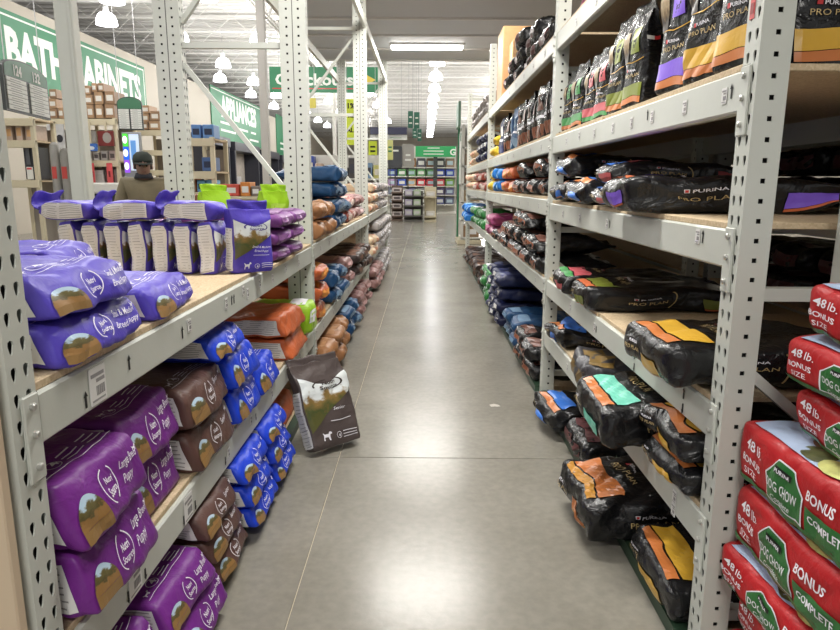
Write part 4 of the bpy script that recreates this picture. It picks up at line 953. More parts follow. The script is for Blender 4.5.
# hanging banner: Checkouts
p0, p1 = at(269, 66.5, 28), at(378, 93, 28); wd_, h_ = p1.x-p0.x, p0.z-p1.z
t = thing('hanging_banner', 'green hanging banner reading checkouts with a yellow arrow', 'sign', (p0.x, 28, p1.z))
b = MB(); b.rbox(0, wd_, 0, .04, 0, h_, sign_green, .01); b.build('banner_board', t)
b = MB(); flat_text(b, 'Checkouts', (.16*wd_/3+.0, -.002, .30*h_), (1, 0, 0), (0, 0, 1), h_*.62, sign_white, 'l', .03, width=wd_*.72); b.build('lettering', t)
b = MB(); b.add([(wd_*.86, -.006, h_*.22), (wd_*.98, -.006, h_*.5), (wd_*.86, -.006, h_*.78), (wd_*.885, -.006, h_*.5)], [(0, 1, 2, 3)], mat('sign_yellow', (214, 190, 70), .5)); b.build('arrow', t)
b = MB(); b.box(.1, wd_*.78, -.006, -.002, h_*.14, h_*.18, red_pr); b.build('underline', t)
for x in (.4, wd_-.4):
    b = MB(); b.bar((x, .02, h_), (x, .02, 7.405-p1.z), .02, .02, MATS['cable']); b.build('hanging_cable', t)
def board(name, label, px0, py0, px1, py1, Y, m_, cat='sign', text=(), depth=.04, hang=False, ink=None):
    a, c = at(px0, py0, Y), at(px1, py1, Y); w_, h = c.x-a.x, a.z-c.z
    t = thing(name, label, cat, (a.x, Y, c.z)); b = MB(); b.rbox(0, w_, 0, depth, 0, h, m_, min(.01, w_*.05)); b.build('board', t)
    if text:
        b = MB()
        for tx, fx, fz, fs in text:
            if tx == '-':
                c_ = MB(); c_.box(w_*(fx-fs/2), w_*(fx+fs/2), -.006, -.002, h*fz, h*(fz+.08), ink or sign_white); c_.build('text_line', t)
            else: flat_text(b, tx, (w_*fx, -.002, h*fz), (1, 0, 0), (0, 0, 1), h*fs, ink or sign_white, 'c', .03)
        if b.v: b.build('lettering', t)
    if hang:
        for x in (w_*.15, w_*.85):
            b = MB(); b.bar((x, depth/2, h), (x, depth/2, 7.405-c.z), .012, .012, MATS['cable']); b.build('hanging_cable', t)
    else:
        b = MB(); b.box(w_*.45, w_*.55, depth, depth+.03, -c.z, h*.9, sign_dark); b.build('sign_post', t)
    return t
yel = mat('banner_yellow', (206, 222, 60), .5)
board('sale_banner', 'tall yellow green sale banner between the left uprights', 345, 99, 358, 145, 20, yel, text=(('1%', .5, .80, .16), ('FREE', .5, .60, .13), ('ALL', .5, .28, .14)), hang=True, ink=black_ink)
board('sale_banner', 'short yellow green sale banner left of the fourth left upright', 368.5, 141, 377, 163, 22, yel, text=(('-', .5, .7, .6), ('-', .5, .5, .6), ('-', .5, .3, .5)), ink=black_ink)
board('sale_banner', 'pale yellow sale board right of the fourth left upright', 387, 140, 393, 160, 22.5, mat('banner_pale', (226, 226, 150), .5), text=(('-', .5, .6, .6), ('-', .5, .4, .6)), ink=MATS['sign_green'])
board('sale_banner', 'small yellow banner beside the second left upright, high up', 308, 98, 316, 108, 21, mat('banner_gold', (214, 200, 90), .5), hang=True)
for i, (x0, y0, x1, y1, Y, n) in enumerate(((408, 111, 413, 128, 24, 'upper left'), (414, 112, 419.5, 128.5, 24.5, 'upper right'), (412.5, 128.5, 417, 138, 27, 'lower left'), (417.5, 129, 421.5, 141, 27.5, 'lower right'))):
    board('aisle_sign', f'small dark green hanging aisle sign, {n} of the four left of the lamps', x0, y0, x1, y1, Y, mat('aisle_green', (52, 104, 86), .5), text=(('-', .5, .25, .6), ('-', .5, .6, .5)), hang=True)
board('overhead_screen', 'dark wide screen with a picture above the checkouts', 370, 127, 407, 134.5, 26, mat('screen_navy', (56, 58, 84), .3), hang=True)
board('white_sign', 'white sign with green print under the dark screen', 370, 135, 407, 140, 26.2, sign_white, text=(('-', .3, .4, .3), ('-', .7, .4, .3)), ink=MATS['sign_green'], hang=True)
board('menu_board', 'dark charcoal board below the white sign', 388, 146, 402, 168, 27.2, mat('charcoal_board', (62, 64, 70), .4), text=(('-', .5, .75, .5),))
board('notice_board', 'grey notice board beside the charcoal board', 402, 144, 414, 168, 27.3, mat('grey_board', (160, 158, 152), .5), text=(('-', .5, .5, .4), ('-', .5, .3, .5)), ink=sign_white)
board('department_sign', 'bright green department sign over the far shelves at the aisle end', 415.5, 146, 455.5, 157, 31.6, mat('bright_green', (46, 158, 92), .5), text=(('-', .45, .78, .3), ('-', .45, .5, .5), ('-', .45, .22, .5), ('G', .93, .18, .8)), depth=.06)

# far shelves at the end of the aisle
white_m = mat('shelf_white', (210, 208, 200), .5); dk_shelf = mat('shelf_grey', (98, 96, 92), .5); beige_m = mat('beige_steel', (206, 196, 168), .5)
def gondola(label, px0, px1, Y, tops, m_, depth=.5, z_top=None):
    xa, xb = at(px0, 200, Y).x, at(px1, 200, Y).x
    t = thing('shelf_unit', label, 'shelf', (xa, Y, 0)); w_ = xb-xa; zt = z_top or tops[-1]+.35
    for z in tops:
        b = MB(); b.rbox(0, w_, 0, depth, z-.05, z, m_, .004); b.build('shelf', t)
    for x in (0, w_-.05):
        b = MB(); b.rbox(x, x+.05, depth-.05, depth, 0, zt, m_, .004); b.build('side_post', t)
    b = MB(); b.rbox(0, w_, depth, depth+.03, 0, zt, m_, .004); b.build('back_panel', t)
    b = MB(); b.rbox(0, w_, .02, depth, 0, .08, m_, .004); b.build('kick_plate', t)
    return xa, w_, Y
bxm = {}
def product(label, x0, x1, y0, y1, z0, z1, rgb, lid=None, name='product_box', group=None, cat='box'):
    k = 'pack_%d_%d_%d' % rgb; m_ = mat(k, rgb, .45, var=.08, vscale=20)
    t = thing(name, label, cat, ((x0+x1)/2, (y0+y1)/2, z0+.002), group=group); w_, d_, h = x1-x0, y1-y0, z1-z0-.002
    b = MB(); b.rbox(-w_/2, w_/2, -d_/2, d_/2, 0, h, m_, min(.008, .1*min(w_, h))); b.build('carton', t)
    b = MB(); b.box(-w_*.34, w_*.34, -d_/2-.004, -d_/2, h*.25, h*.70, mat('pack_label_'+str(lid), lid, .5) if lid else paper); b.build('printed_label', t)
    return t
xa, w_, Y = gondola('tall white shelf unit across the far end of the aisle', 386, 456, 32, (.45, .9, 1.32, 1.78, 2.2), white_m, .6, 3.2)
pal = {2.2: [(120, 84, 60), (70, 66, 70), (150, 110, 70), (88, 84, 96), (120, 90, 70), (60, 60, 66), (140, 120, 100)], 1.78: [(44, 66, 150), (90, 140, 90), (96, 146, 90), (100, 150, 100), (96, 142, 96), (50, 70, 150), (52, 74, 160)],
       1.32: [(160, 130, 170), (70, 90, 170), (200, 160, 120), (190, 60, 70), (196, 64, 72), (190, 70, 76), (110, 150, 70)], .9: [(110, 110, 130), (150, 150, 150), (90, 90, 120), (120, 120, 120), (84, 84, 120), (90, 80, 110), (96, 96, 130)], .45: [(150, 140, 130), (110, 100, 120), (90, 90, 110), (120, 110, 100), (80, 84, 120), (84, 90, 130), (90, 96, 120)]}
nmz = {2.2: 'top', 1.78: 'second', 1.32: 'third', .9: 'fourth', .45: 'lowest'}
for z, cols in pal.items():
    for i, c in enumerate(cols):
        x0 = xa+.08+i*(w_-.16)/7; product(f'packet on the {nmz[z]} shelf of the far white unit, {ORD[i]} from the left', x0+.03, x0+(w_-.16)/7-.03, Y+.05, Y+.45, z, z+(.32 if z != 2.2 else .42), c, (220, 220, 215) if i % 2 else (170, 190, 200), group='packets on the far white unit')
xa, w_, Y = gondola('low grey display shelf standing in the cross aisle at the aisle end', 403.5, 423, 24.6, (.25, .62, .98), dk_shelf, .5, 1.15)
for l, z in enumerate((.25, .62, .98)):
    for i in range(2):
        x0 = xa+.06+i*(w_-.1)/2; product(f'pale carton on the low grey display, {["bottom", "middle", "top"][l]} shelf, {["left", "right"][i]}', x0, x0+(w_-.16)/2-.02, Y+.04, Y+.40, z, z+.22, [(176, 168, 190), (178, 196, 168)][i], (200, 200, 200), group='cartons on the low grey display')
xa, w_, Y = gondola('low beige display shelf right of the grey one', 424.5, 436.5, 24.7, (.22, .95), beige_m, .5, 1.3)
for l, z in enumerate((.22, .95)): product(f'white folded pack on the low beige display, {["lower", "upper"][l]} shelf', xa+.06, xa+w_-.06, Y+.04, Y+.42, z, z+.18, (216, 212, 204), group='packs on the low beige display')
xa, w_, Y = gondola('low brown display shelf left of the grey one', 391, 402.5, 25.2, (.2, .5, .8, 1.1), mat('brown_shelf', (110, 92, 82), .6), .5, 1.35)
for l, z in enumerate((.2, .5, .8, 1.1)): product(f'small white pack on the low brown display, {ORD[l]} shelf from the floor', xa+.05, xa+w_-.05, Y+.04, Y+.4, z, z+.16, (196, 186, 184), (90, 80, 80), group='packs on the low brown display')
# end of the right rack: tall display end with a sign box
t = thing('end_display', 'tall white display end past the right rack with a green sign on top', 'shelf', (.86, 15.6, 0))
for y in (0, .9):
    b = MB(); b.rbox(0, .06, y, y+.06, 0, 2.75, white_m, .005); b.build('side_post', t)
for i in range(6):
    b = MB(); b.rbox(.0, .55, .0, .96, .12+.42*i, .16+.42*i, white_m, .004); b.build('shelf', t)
b = MB(); b.rbox(-.08, .5, -.02, 1.0, .0, .10, beige_m, .01); b.build('base', t)
b = MB(); b.rbox(-.02, -.005, .1, .9, 1.4, 2.62, sign_white, .004); b.build('white_panel', t)
b = MB(); b.rbox(-.10, -.04, .0, 1.0, 2.72, 3.28, mat('pale_green_sign', (118, 152, 132), .5), .01); b.build('sign_box', t)
b = MB(); b.rbox(-.03, -.021, .12, .3, 2.40, 2.58, sign_green, .002); b.build('green_tag', t)
b = MB(); b.rbox(-.055, -.01, .94, 1.0, 0, 3.2, sign_green, .004); b.build('green_edge', t)
for i in range(5): product(f'brown carton on the display end past the right rack, {ORD[i]} shelf from the floor', .93, 1.3, 15.70, 16.45, .16+.42*i, .16+.42*i+.27, [(150, 120, 90), (130, 110, 96), (160, 140, 110), (120, 96, 80), (150, 130, 110)][i], group='cartons on the display end')
# cardboard boxes on the top right shelf
for i, (x0, x1, y0, y1, h) in enumerate(((.86, 1.34, 7.72, 8.28, .80), (.92, 1.30, 7.35, 7.66, .58))):
    product(['tall cardboard box on the top right shelf beside the third upright', 'narrow cardboard box before the tall one on the top right shelf'][i], x0, x1, y0, y1, 2.334, 2.334+h, (186, 146, 104), (196, 160, 120), name='cardboard_box')

# beige display racks in the hall, left of the uprights
def hall_rack(label, px0, px1, Y, ybeam, shelves, depth=1.0, mid=()):
    xa, xb = at(px0, 150, Y).x, at(px1, 150, Y).x; zb = at(px0, ybeam, Y).z
    t = thing('display_rack', label, 'rack', (xa, Y, 0)); w_ = xb-xa
    for x in [0, w_-.07]+[at(m_, 150, Y).x-xa for m_ in mid]:
        for y in (0, depth-.07):
            b = MB(); b.rbox(x, x+.07, y, y+.07, 0, zb+.02, beige_m, .005); b.build('upright_post', t)
    for z in [zb]+[at(px0, s_, Y).z for s_ in shelves]:
        b = MB(); b.rbox(0, w_, -.02, .03, z-.13, z-.003, beige_m, .005); b.build('shelf_beam', t)
        b = MB(); b.box(0, w_, .031, depth, z-.03, z-.002, osb); b.build('shelf_board', t)
    b = MB(); b.rbox(.07, w_-.07, depth-.06, depth-.03, .1, zb-.15, mat('display_back', (150, 142, 132), .6), .004); b.build('back_panel', t)
    return t, xa, zb
t, xa, zb = hall_rack('beige display rack with cartons stacked on top, under the bath sign', 33, 118, 14, 118.5, (160, 184), 1.0, (75,))
def boxes(rows, Y, depth, place, z0=None, rgb=(168, 136, 104)):
    for i, (a, c, y0, y1) in enumerate(rows):
        p, q = at(a, y0, Y), at(c, y1, Y)
        product(f'brown carton with white label, {ORD[i] if i < 14 else str(i)} {place}', p.x+.004, q.x-.004, Y, Y+depth, max(q.z, z0 or 0)+.001, p.z-.001, rgb if i % 3 else (150, 120, 92), (222, 220, 214), name='cardboard_box', group='cartons '+place)
boxes([(79, 85.5, 110, 118.3), (86, 94, 104.8, 118.3), (94.5, 103.5, 104.5, 118.3), (104, 115, 104.2, 118.3), (83, 93, 95, 104.7), (93.5, 103.5, 92, 104.4), (104, 115, 91, 104.1), (84, 90.5, 85.5, 94.9), (91, 96.8, 83, 91.9), (97.2, 104, 83, 91.9)], 14.05, .5, 'of the pile above the pictures', zb)
boxes([(48, 57, 108.5, 118.3), (57.5, 64, 107.5, 118.3), (48, 57, 98.5, 108.4), (48.5, 57, 89, 98.4), (36, 47, 104, 118.3)], 14.05, .5, 'of the pile behind the aisle marker', zb)
t, xa, zb2 = hall_rack('second beige display rack farther along, just left of the rear upright', 138, 166, 16, 130, (150, 170), 1.0)
boxes([(141, 148, 122, 129.8), (148.5, 160, 121, 129.8), (141, 149, 113.5, 121.9), (149.5, 160, 111, 120.9), (141, 149.5, 105.2, 113.4)], 16.05, .5, 'on the second beige rack', zb2)
zb = at(33, 118.5, 14).z
def picture(label, a, y0, c, y1, rgb, spot, srgb, Y=13.9):
    p, q = at(a, y0, Y), at(c, y1, Y); w_, h = q.x-p.x, p.z-q.z
    t = thing('picture_panel', label, 'picture', (p.x, Y, q.z)); b = MB(); b.rbox(0, w_, 0, .05, 0, h, mat('pic_%d_%d_%d' % rgb, rgb, .5, var=.15, vscale=9), .004); b.build('panel', t)
    b = MB(); n = 14; b.add([(w_*(spot[0]+spot[2]*math.cos(2*math.pi*k/n)), -.004, h*(spot[1]+spot[3]*math.sin(2*math.pi*k/n))) for k in range(n)], [tuple(range(n))], mat('pic_%d_%d_%d' % srgb, srgb, .5)); b.build('printed_image', t)
    b = MB(); b.bar((w_/2, .045, h-.05), (w_/2, .045, zb-.06-q.z), .03, .04, beige_m); b.build('hanging_strap', t)
picture('pale grey picture panel with a dark oval beside the plain post', 46, 124, 65, 149, (196, 196, 196), (.75, .42, .2, .16), (44, 44, 52))
picture('grey picture panel with a black machine right of the plain post', 82, 131, 96, 143, (150, 146, 140), (.3, .5, .25, .35), (40, 40, 44))
picture('dark red picture panel with a round grey basin', 97, 131, 114, 146, (118, 40, 38), (.6, .55, .28, .36), (160, 156, 150))
picture('blue price board under the grey picture panel', 83, 143.5, 97, 151, (62, 110, 190), (.6, .4, .25, .25), (220, 226, 236), 13.81)
for i, (a, y0, c, y1, rgb) in enumerate(((83, 151.5, 89.5, 158), (90.5, 151.5, 97, 158), (98, 150, 105.5, 158), (106.5, 150, 113.5, 158)) and ((83, 151.8, 89.5, 159.8, (200, 190, 184)), (90.5, 151.8, 97, 159.8, (206, 200, 196)), (98, 150.5, 105.5, 159.8, (196, 190, 186)), (106.5, 150.5, 113.5, 159.8, (200, 180, 176)))):
    p, q = at(a, y0, 13.95), at(c, y1, 13.95); product(f'white boxed fixture on the display rack, {ORD[i]} from the plain post', p.x, q.x, 14.05, 14.5, at(33, 160, 14).z+.001, p.z, rgb, (90, 80, 80), group='boxed fixtures on the display rack')
for i, (a, y0, c, y1) in enumerate(((83, 168, 92, 183.6), (93, 170, 103, 183.6), (104, 169, 114, 183.6), (50, 166, 62, 183.6), (40, 164, 49, 183.6))):
    p, q = at(a, y0, 14), at(c, y1, 14); product(f'box on the low shelf of the display rack, {ORD[i]} from the plain post', p.x, q.x, 14.05, 14.5, at(33, 184, 14).z+.001, p.z, ((86, 74, 70), (196, 190, 188), (90, 66, 60))[i % 3], (180, 176, 170), group='low boxes on the display rack')
for i, (a, c) in enumerate(((90, 95.5), (106, 113.5))):
    p, q = at(a, 163, 13.8), at(c, 183, 13.8); t = thing('price_tag', f'long red price tag hanging on the display rack, {["left", "right"][i]} one', 'tag', (p.x, 13.8, q.z), group='red price tags'); b = MB(); b.rbox(0, q.x-p.x, 0, .012, 0, p.z-q.z, mat('tag_red', (214, 84, 88), .5), .003); b.build('card', t); b = MB(); b.box((q.x-p.x)*.3, (q.x-p.x)*.6, -.004, -.001, (p.z-q.z)*.3, (p.z-q.z)*.6, mat('tag_ink', (120, 30, 34), .5)); b.build('print', t); b = MB(); b.bar(((q.x-p.x)/2, .012, (p.z-q.z)*.9), ((q.x-p.x)/2, .1803, (p.z-q.z)*.9), .01, .01, steel); b.build('hook', t)
# aisle markers
def marker(label, pl, pr, z0, z1, nums, rows=7):
    a, c = Vector((*pl, z0)), Vector((*pr, z0)); r = (c-a).normalized(); w_ = (c-a).length; h = z1-z0; ang = math.atan2(r.y, r.x)
    t = thing('aisle_marker', label, 'sign', a, (0, 0, ang)); hh = h*.80
    out = [(0, 0), (w_, 0), (w_, hh)]+[(w_*(.5+.5*math.cos(x)), hh+(h-hh)*1.0*math.sin(x)) for x in [math.pi*k/12 for k in range(1, 12)]]+[(0, hh)]
    b = MB(); n = len(out); b.add([(x, 0, z) for x, z in out]+[(x, .04, z) for x, z in out], [tuple(range(n)), tuple(range(n, 2*n))[::-1]]+[(k, n+k, n+(k+1) % n, (k+1) % n) for k in range(n)], sign_dark); b.build('sign_frame', t)
    top = [(w_*.03, hh*.80), (w_*.97, hh*.80), (w_*.97, hh)]+[(w_*(.5+.47*math.cos(x)), hh+(h-hh)*.86*math.sin(x)) for x in [math.pi*k/12 for k in range(1, 12)]]+[(w_*.03, hh)]
    b = MB(); b.add([(x, -.004, z) for x, z in top], [tuple(range(len(top)))], mat('marker_green', (62, 118, 86), .5)); b.build('green_head', t)
    b = MB()
    for i, s_ in enumerate(nums): flat_text(b, s_, (w_*(.30+.42*i), -.004, hh*.86), (1, 0, 0), (0, 0, 1), h*.26, sign_white, 'c', .04)
    if nums: b.build('lettering', t)
    for i in range(2):
        for k in range(rows):
            z_ = hh*(.05+.74*k/rows); c_ = MB(); c_.rbox(w_*(.04+.49*i), w_*(.46+.50*i), -.012, -.001, z_, z_+hh*.66/rows, sign_white, .002)
            c_.box(w_*(.12+.49*i), w_*(.34+.48*i), -.014, -.0122, z_+hh*.28/rows, z_+hh*.38/rows, grey_ink); c_.build('list_strip', t)
    for x in (.1, .9):
        c_ = MB(); c_.bar((w_*x, .02, hh), (w_*x, .02, 7.405-z0), .01, .01, MATS['cable']); c_.build('hanging_cable', t)
marker('arched aisle marker with numbers 124 and 132 hanging at the left', tuple(at(4, 85, 8.0)[:2]), tuple(at(48.5, 97, 9.3)[:2]), 2.24, 2.88, ('124', '132'))
marker('smaller arched aisle marker hanging beside the rear upright', (-5.93, 13.0), (-5.47, 13.05), 2.40, 3.02, (), 9)
# lit information kiosk
p, q = at(121, 132, 12.6), at(142, 176, 12.6); t = thing('information_kiosk', 'lit information kiosk with green, blue and purple tiles', 'kiosk', (p.x, 12.6, 0)); w_ = q.x-p.x
b = MB(); b.rbox(0, w_, 0, .12, 0, p.z, mat('kiosk_grey', (150, 152, 156), .4), .01); b.build('housing', t)
for i, rgb in enumerate(((70, 190, 60), (30, 90, 220), (130, 70, 200))):
    h = (p.z-q.z)*.30; b = MB(); b.rbox(.02, w_*.36, -.012, -.001, p.z-.02-h*(i+1), p.z-.03-h*i, mat('tile_%d' % i, rgb, .4, emit=1.0), .003); tl = b.build('lit_tile', t)
    b = MB(); n = 10; b.add([(w_*.19+.045*math.cos(6.283*k/n), -.0135, p.z-.02-h*(i+.5)+.07*math.sin(6.283*k/n)) for k in range(n)], [tuple(range(n))], mat('tile_icon', (240, 240, 245), .4, emit=1.0)); b.build('tile_icon', tl)
b = MB(); b.rbox(w_*.42, w_*.97, -.012, -.001, q.z+.1, p.z-.04, mat('kiosk_screen', (190, 204, 220), .3, emit=.7), .003); sc_ = b.build('screen', t)
b = MB(); b.box(w_*.5, w_*.8, -.015, -.0125, (p.z+q.z)/2-.1, (p.z+q.z)/2+.25, mat('screen_blue', (90, 140, 200), .3, emit=.6)); b.build('screen_image', sc_)
# service counter
t = thing('service_counter', 'dark service counter with a white top in front of the person', 'counter', (-4.40, 8.6, 0))
b = MB(); b.rbox(0, 1.05, 0, .6, 0, 1.26, mat('counter_black', (34, 32, 34), .4), .01); b.build('cabinet', t); b = MB(); b.rbox(-.02, 1.07, -.02, .62, 1.2605, 1.40, white_m, .02); b.build('counter_top', t)
b = MB(); b.rbox(1.10, 1.5, -.2, .2, 0, 1.26, mat('counter_wood', (136, 88, 62), .5, var=.2, vscale=12), .01); b.build('side_cabinet', t)
# shelf with blue packs between the rear and second uprights
t, xa, zb3 = hall_rack('beige shelf with blue packs seen between the left uprights', 187.5, 214, 11, 138, (171, 192), .8)
rows = [(189, 199.5, 124, 137.8), (200.5, 212.5, 124, 137.8), (200, 213, 157, 170.8), (195, 204, 180, 191.8), (204.5, 213.5, 180, 191.8), (190, 194.5, 177, 191.8)]
for i, (a, c, y0, y1) in enumerate(rows):
    p, q = at(a, y0, 11), at(c, y1, 11); base = [zb3, zb3, at(188, 171, 11).z, at(188, 192, 11).z, at(188, 192, 11).z, at(188, 192, 11).z][i]
    product(f'blue packaged product on the beige shelf, {ORD[i]} counting down from the top left', p.x, q.x, 11.08, 11.4, base+.001, p.z, ((86, 130, 190), (96, 140, 196), (70, 100, 150), (110, 170, 206), (120, 176, 210), (200, 120, 80))[i], (30, 40, 70), group='blue packs on the beige shelf')
# packs on a low counter farther right
xa, w_, Y = gondola('low wooden table with packs behind the violet bags', 215, 262, 10.4, (.6, 1.20), beige_m, .8, 1.22)
for i, (a, c, y0, rgb) in enumerate(((218, 239, 184, (196, 80, 66)), (240, 250, 182, (206, 130, 60)), (251, 260, 186, (120, 110, 104)))):
    p, q = at(a, y0, 10.45), at(c, 190, 10.45); product(['red packs on the low table behind the violet bags', 'orange pack on the low table behind the violet bags', 'grey pack on the low table behind the violet bags'][i], p.x, q.x, 10.45, 10.8, 1.201, p.z, rgb)
# appliance displays along the left wall
for i, (y0, y1, h) in enumerate(((30.5, 34.5, 3.2), (35.4, 40.5, 3.1), (41.5, 46, 3.0), (47, 52, 2.9), (53, 60, 2.9))):
    t = thing('appliance_display', f'dark framed appliance display along the left wall, {ORD[i]} from the near end', 'display', (-10.98, y0, 0), group='appliance displays along the left wall'); d = y1-y0; fr = mat('display_frame', (42, 42, 52), .4)
    for a, c in ((0, .18), (d-.18, d)):
        b = MB(); b.rbox(0, .9, a, c, 0, h, fr, .01); b.build('side_frame', t)
    b = MB(); b.rbox(0, .95, -.05, d+.05, h, h+.45, fr, .01); b.build('head_frame', t)
    b = MB(); b.rbox(0, .04, .18, d-.18, 0, h, mat('display_brick', (168, 160, 150), .6, var=.15, vscale=5), .004); b.build('back_panel', t)
    for k in range(2):
        b = MB(); b.rbox(.1, .8, .5+k*(d/2-.3), .5+k*(d/2-.3)+.9, 0, 1.75-.7*k, mat('appliance_steel', (190, 190, 192), .35, .4), .02); b.build('appliance', t)
# steel building column and white cabinets in the hall
for i, (px_, Y, rgb) in enumerate(((266, 16, (186, 182, 176)), (335, 34, (200, 196, 190)))):
    p = at(px_, 150, Y); t = thing('building_column', ['plain grey steel building column left of the second upright', 'far pale building column between the left uprights'][i], 'column', (p.x, Y, 0)); b = MB(); b.rbox(-.09, .09, -.09, .09, .02, 7.33, mat('column_%d' % i, rgb, .5), .01); b.build('shaft', t); b = MB(); b.rbox(-.16, .16, -.16, .16, 0, .019, mat('column_%d' % i, rgb, .5), .002); b.build('base_plate', t)
# colourful far stock seen through the left rack, beyond the second bay
cl = [(150, 60, 90), (60, 80, 160), (196, 170, 150), (180, 60, 60), (210, 206, 200), (90, 70, 120), (70, 66, 64), (190, 150, 110), (120, 150, 180), (200, 196, 120)]
xa, w_, Y = gondola('long low shelf of mixed stock seen through the left rack', 296, 384, 18.5, (.5, 1.05, 1.55), white_m, .5, 2.2)
for i in range(10):
    x0 = xa+.08+i*(w_-.16)/10; product(f'mixed coloured pack on the long shelf through the left rack, {ORD[i]} from the left', x0+.02, x0+(w_-.16)/10-.02, Y+.03, Y+.4, 1.551, 1.551+(.35, .6, .4, .25, .5, .3, .55, .3, .42, .36)[i], cl[i], (220, 214, 200) if i % 2 else (60, 60, 70), group='mixed packs on the long shelf')
    product(f'mixed coloured pack on the middle row of the long shelf, {ORD[i]} from the left', x0+.02, x0+(w_-.16)/10-.02, Y+.03, Y+.4, 1.051, 1.051+.38, cl[(i*3+2) % 10], (210, 210, 210), group='mixed packs on the long shelf middle row')
# white tag panel right of the first right upright
t = thing('tag_panel', 'narrow white tag panel standing right of the first right upright', 'sign', (1.07, 1.66, 1.15))
b = MB(); b.rbox(0, .012, 0, .05, 0, .40, paint, .003); b.build('rail', t); b = MB(); b.rbox(.013, .12, .0, .006, .0, .22, sign_white, .002); b.build('card', t)
b = MB(); flat_text(b, '2', (.026, -.001, .085), (1, 0, 0), (0, 0, 1), .03, black_ink, 'c'); b.build('lettering', t)

# ------------------------------------------------------------------ person behind the violet bags
def skin(name, joints, edges, m_, parent, sub=2):
    me = bpy.data.meshes.new(name); me.from_pydata([j[0] for j in joints], edges, []); o = link(name, me, parent)
    sk = o.modifiers.new('skin', 'SKIN'); sv = me.skin_vertices[0].data
    for i, (c, r) in enumerate(joints): sv[i].radius = (r if isinstance(r, tuple) else (r, r)); sv[i].use_root = (i == 0)
    sb = o.modifiers.new('sub', 'SUBSURF'); sb.levels = sub; sb.render_levels = sub
    dg = bpy.context.evaluated_depsgraph_get(); nm = bpy.data.meshes.new_from_object(o.evaluated_get(dg)); o.modifiers.clear(); o.data = nm; nm.name = name
    nm.materials.clear(); nm.materials.append(m_); nm.polygons.foreach_set('use_smooth', [True]*len(nm.polygons))
    return o
skin_m = mat('skin', (142, 112, 98), .55); jacket = mat('jacket_olive', (122, 112, 88), .7, bump=.3, bscale=18, var=.12, vscale=8); trousers = mat('trousers', (50, 50, 58), .8); cap_m = mat('cap_dark', (44, 52, 46), .7); shoe_m = mat('shoe', (30, 28, 28), .6); hair_m = mat('hair', (50, 42, 36), .8)
pr_ = thing('person', 'person in an olive jacket and dark cap behind the violet bags, looking down', 'person', (-2.97, 7.0, 0), (0, 0, R(24)))
# body: one continuous figure (face towards -Y), clothes as slightly larger shells
J = [((0, .02, .95), (.15, .11)), ((0, .0, 1.15), (.15, .11)), ((0, .0, 1.34), (.17, .11)), ((0, .01, 1.45), (.07, .07)), ((0, -.03, 1.50), (.062, .066)), ((0, -.05, 1.56), (.084, .102)), ((0, -.05, 1.64), (.082, .10)), ((0, -.04, 1.70), (.05, .06)),
     ((.17, .0, 1.38), .065), ((.23, -.03, 1.15), .05), ((.20, -.22, 1.02), .04), ((.17, -.30, 1.0), .035), ((-.17, .0, 1.38), .065), ((-.23, -.03, 1.15), .05), ((-.20, -.22, 1.02), .04), ((-.17, -.30, 1.0), .035),
     ((.09, .02, .86), .09), ((.10, .0, .48), .062), ((.10, .03, .10), .045), ((.11, -.10, .045), .04), ((-.09, .02, .86), .09), ((-.10, .0, .48), .062), ((-.10, .03, .10), .045), ((-.11, -.10, .045), .04)]
Eg = [(0, 1), (1, 2), (2, 3), (3, 4), (4, 5), (5, 6), (6, 7), (2, 8), (8, 9), (9, 10), (10, 11), (2, 12), (12, 13), (13, 14), (14, 15), (0, 16), (16, 17), (17, 18), (18, 19), (0, 20), (20, 21), (21, 22), (22, 23)]
skin('body', J, Eg, skin_m, pr_)
JJ = [((0, .02, .88), (.185, .14)), ((0, .0, 1.14), (.185, .145)), ((0, .0, 1.33), (.20, .14)), ((0, -.0, 1.47), (.10, .10)), ((.185, .0, 1.39), .088), ((.25, -.03, 1.15), .072), ((.21, -.21, 1.02), .056), ((-.185, .0, 1.39), .088), ((-.25, -.03, 1.15), .072), ((-.21, -.21, 1.02), .056)]
skin('jacket', JJ, [(0, 1), (1, 2), (2, 3), (2, 4), (4, 5), (5, 6), (2, 7), (7, 8), (8, 9)], jacket, pr_)
JT = [((0, .02, .95), (.165, .13)), ((.09, .02, .84), .105), ((.10, .0, .48), .082), ((.10, .03, .10), .072), ((-.09, .02, .84), .105), ((-.10, .0, .48), .082), ((-.10, .03, .10), .072)]
skin('trousers', JT, [(0, 1), (1, 2), (2, 3), (0, 4), (4, 5), (5, 6)], trousers, pr_)
for s_ in (-1, 1):
    skin('shoe', [((.105*s_, .05, .045), (.045, .04)), ((.11*s_, -.08, .04), (.05, .036)), ((.115*s_, -.17, .032), (.04, .028))], [(0, 1), (1, 2)], shoe_m, pr_, 1)
    for k in range(5):
        a = (k-2)*.016; ln = (.05, .075, .082, .075, .06)[k] if k else .05
        p0 = (.17*s_+a*(1 if s_ > 0 else 1), -.32, .995); skin('finger', [(p0, .0085), ((p0[0]+a*.2, p0[1]-ln*.6, .99), .008), ((p0[0]+a*.2, p0[1]-ln, .975), .007)], [(0, 1), (1, 2)], skin_m, pr_, 1)
b = MB(); b.lathe([(.098, 0), (.10, .03), (.09, .075), (.055, .11), (.01, .122)], (0, -.04, 1.605), cap_m, 18)
n = 10; vv = []
for z_ in (0, .008):
    for k in range(n+1):
        a = math.pi+math.pi*k/n; vv.append((.092*math.cos(a), -.05+.17*math.sin(a), 1.608+z_-.03*abs(math.sin(a))))
b.add(vv, [tuple(range(n+1))[::-1], tuple(range(n+1, 2*n+2))]+[(k, k+1, n+2+k, n+1+k) for k in range(n)], cap_m); b.build('cap', pr_, True)
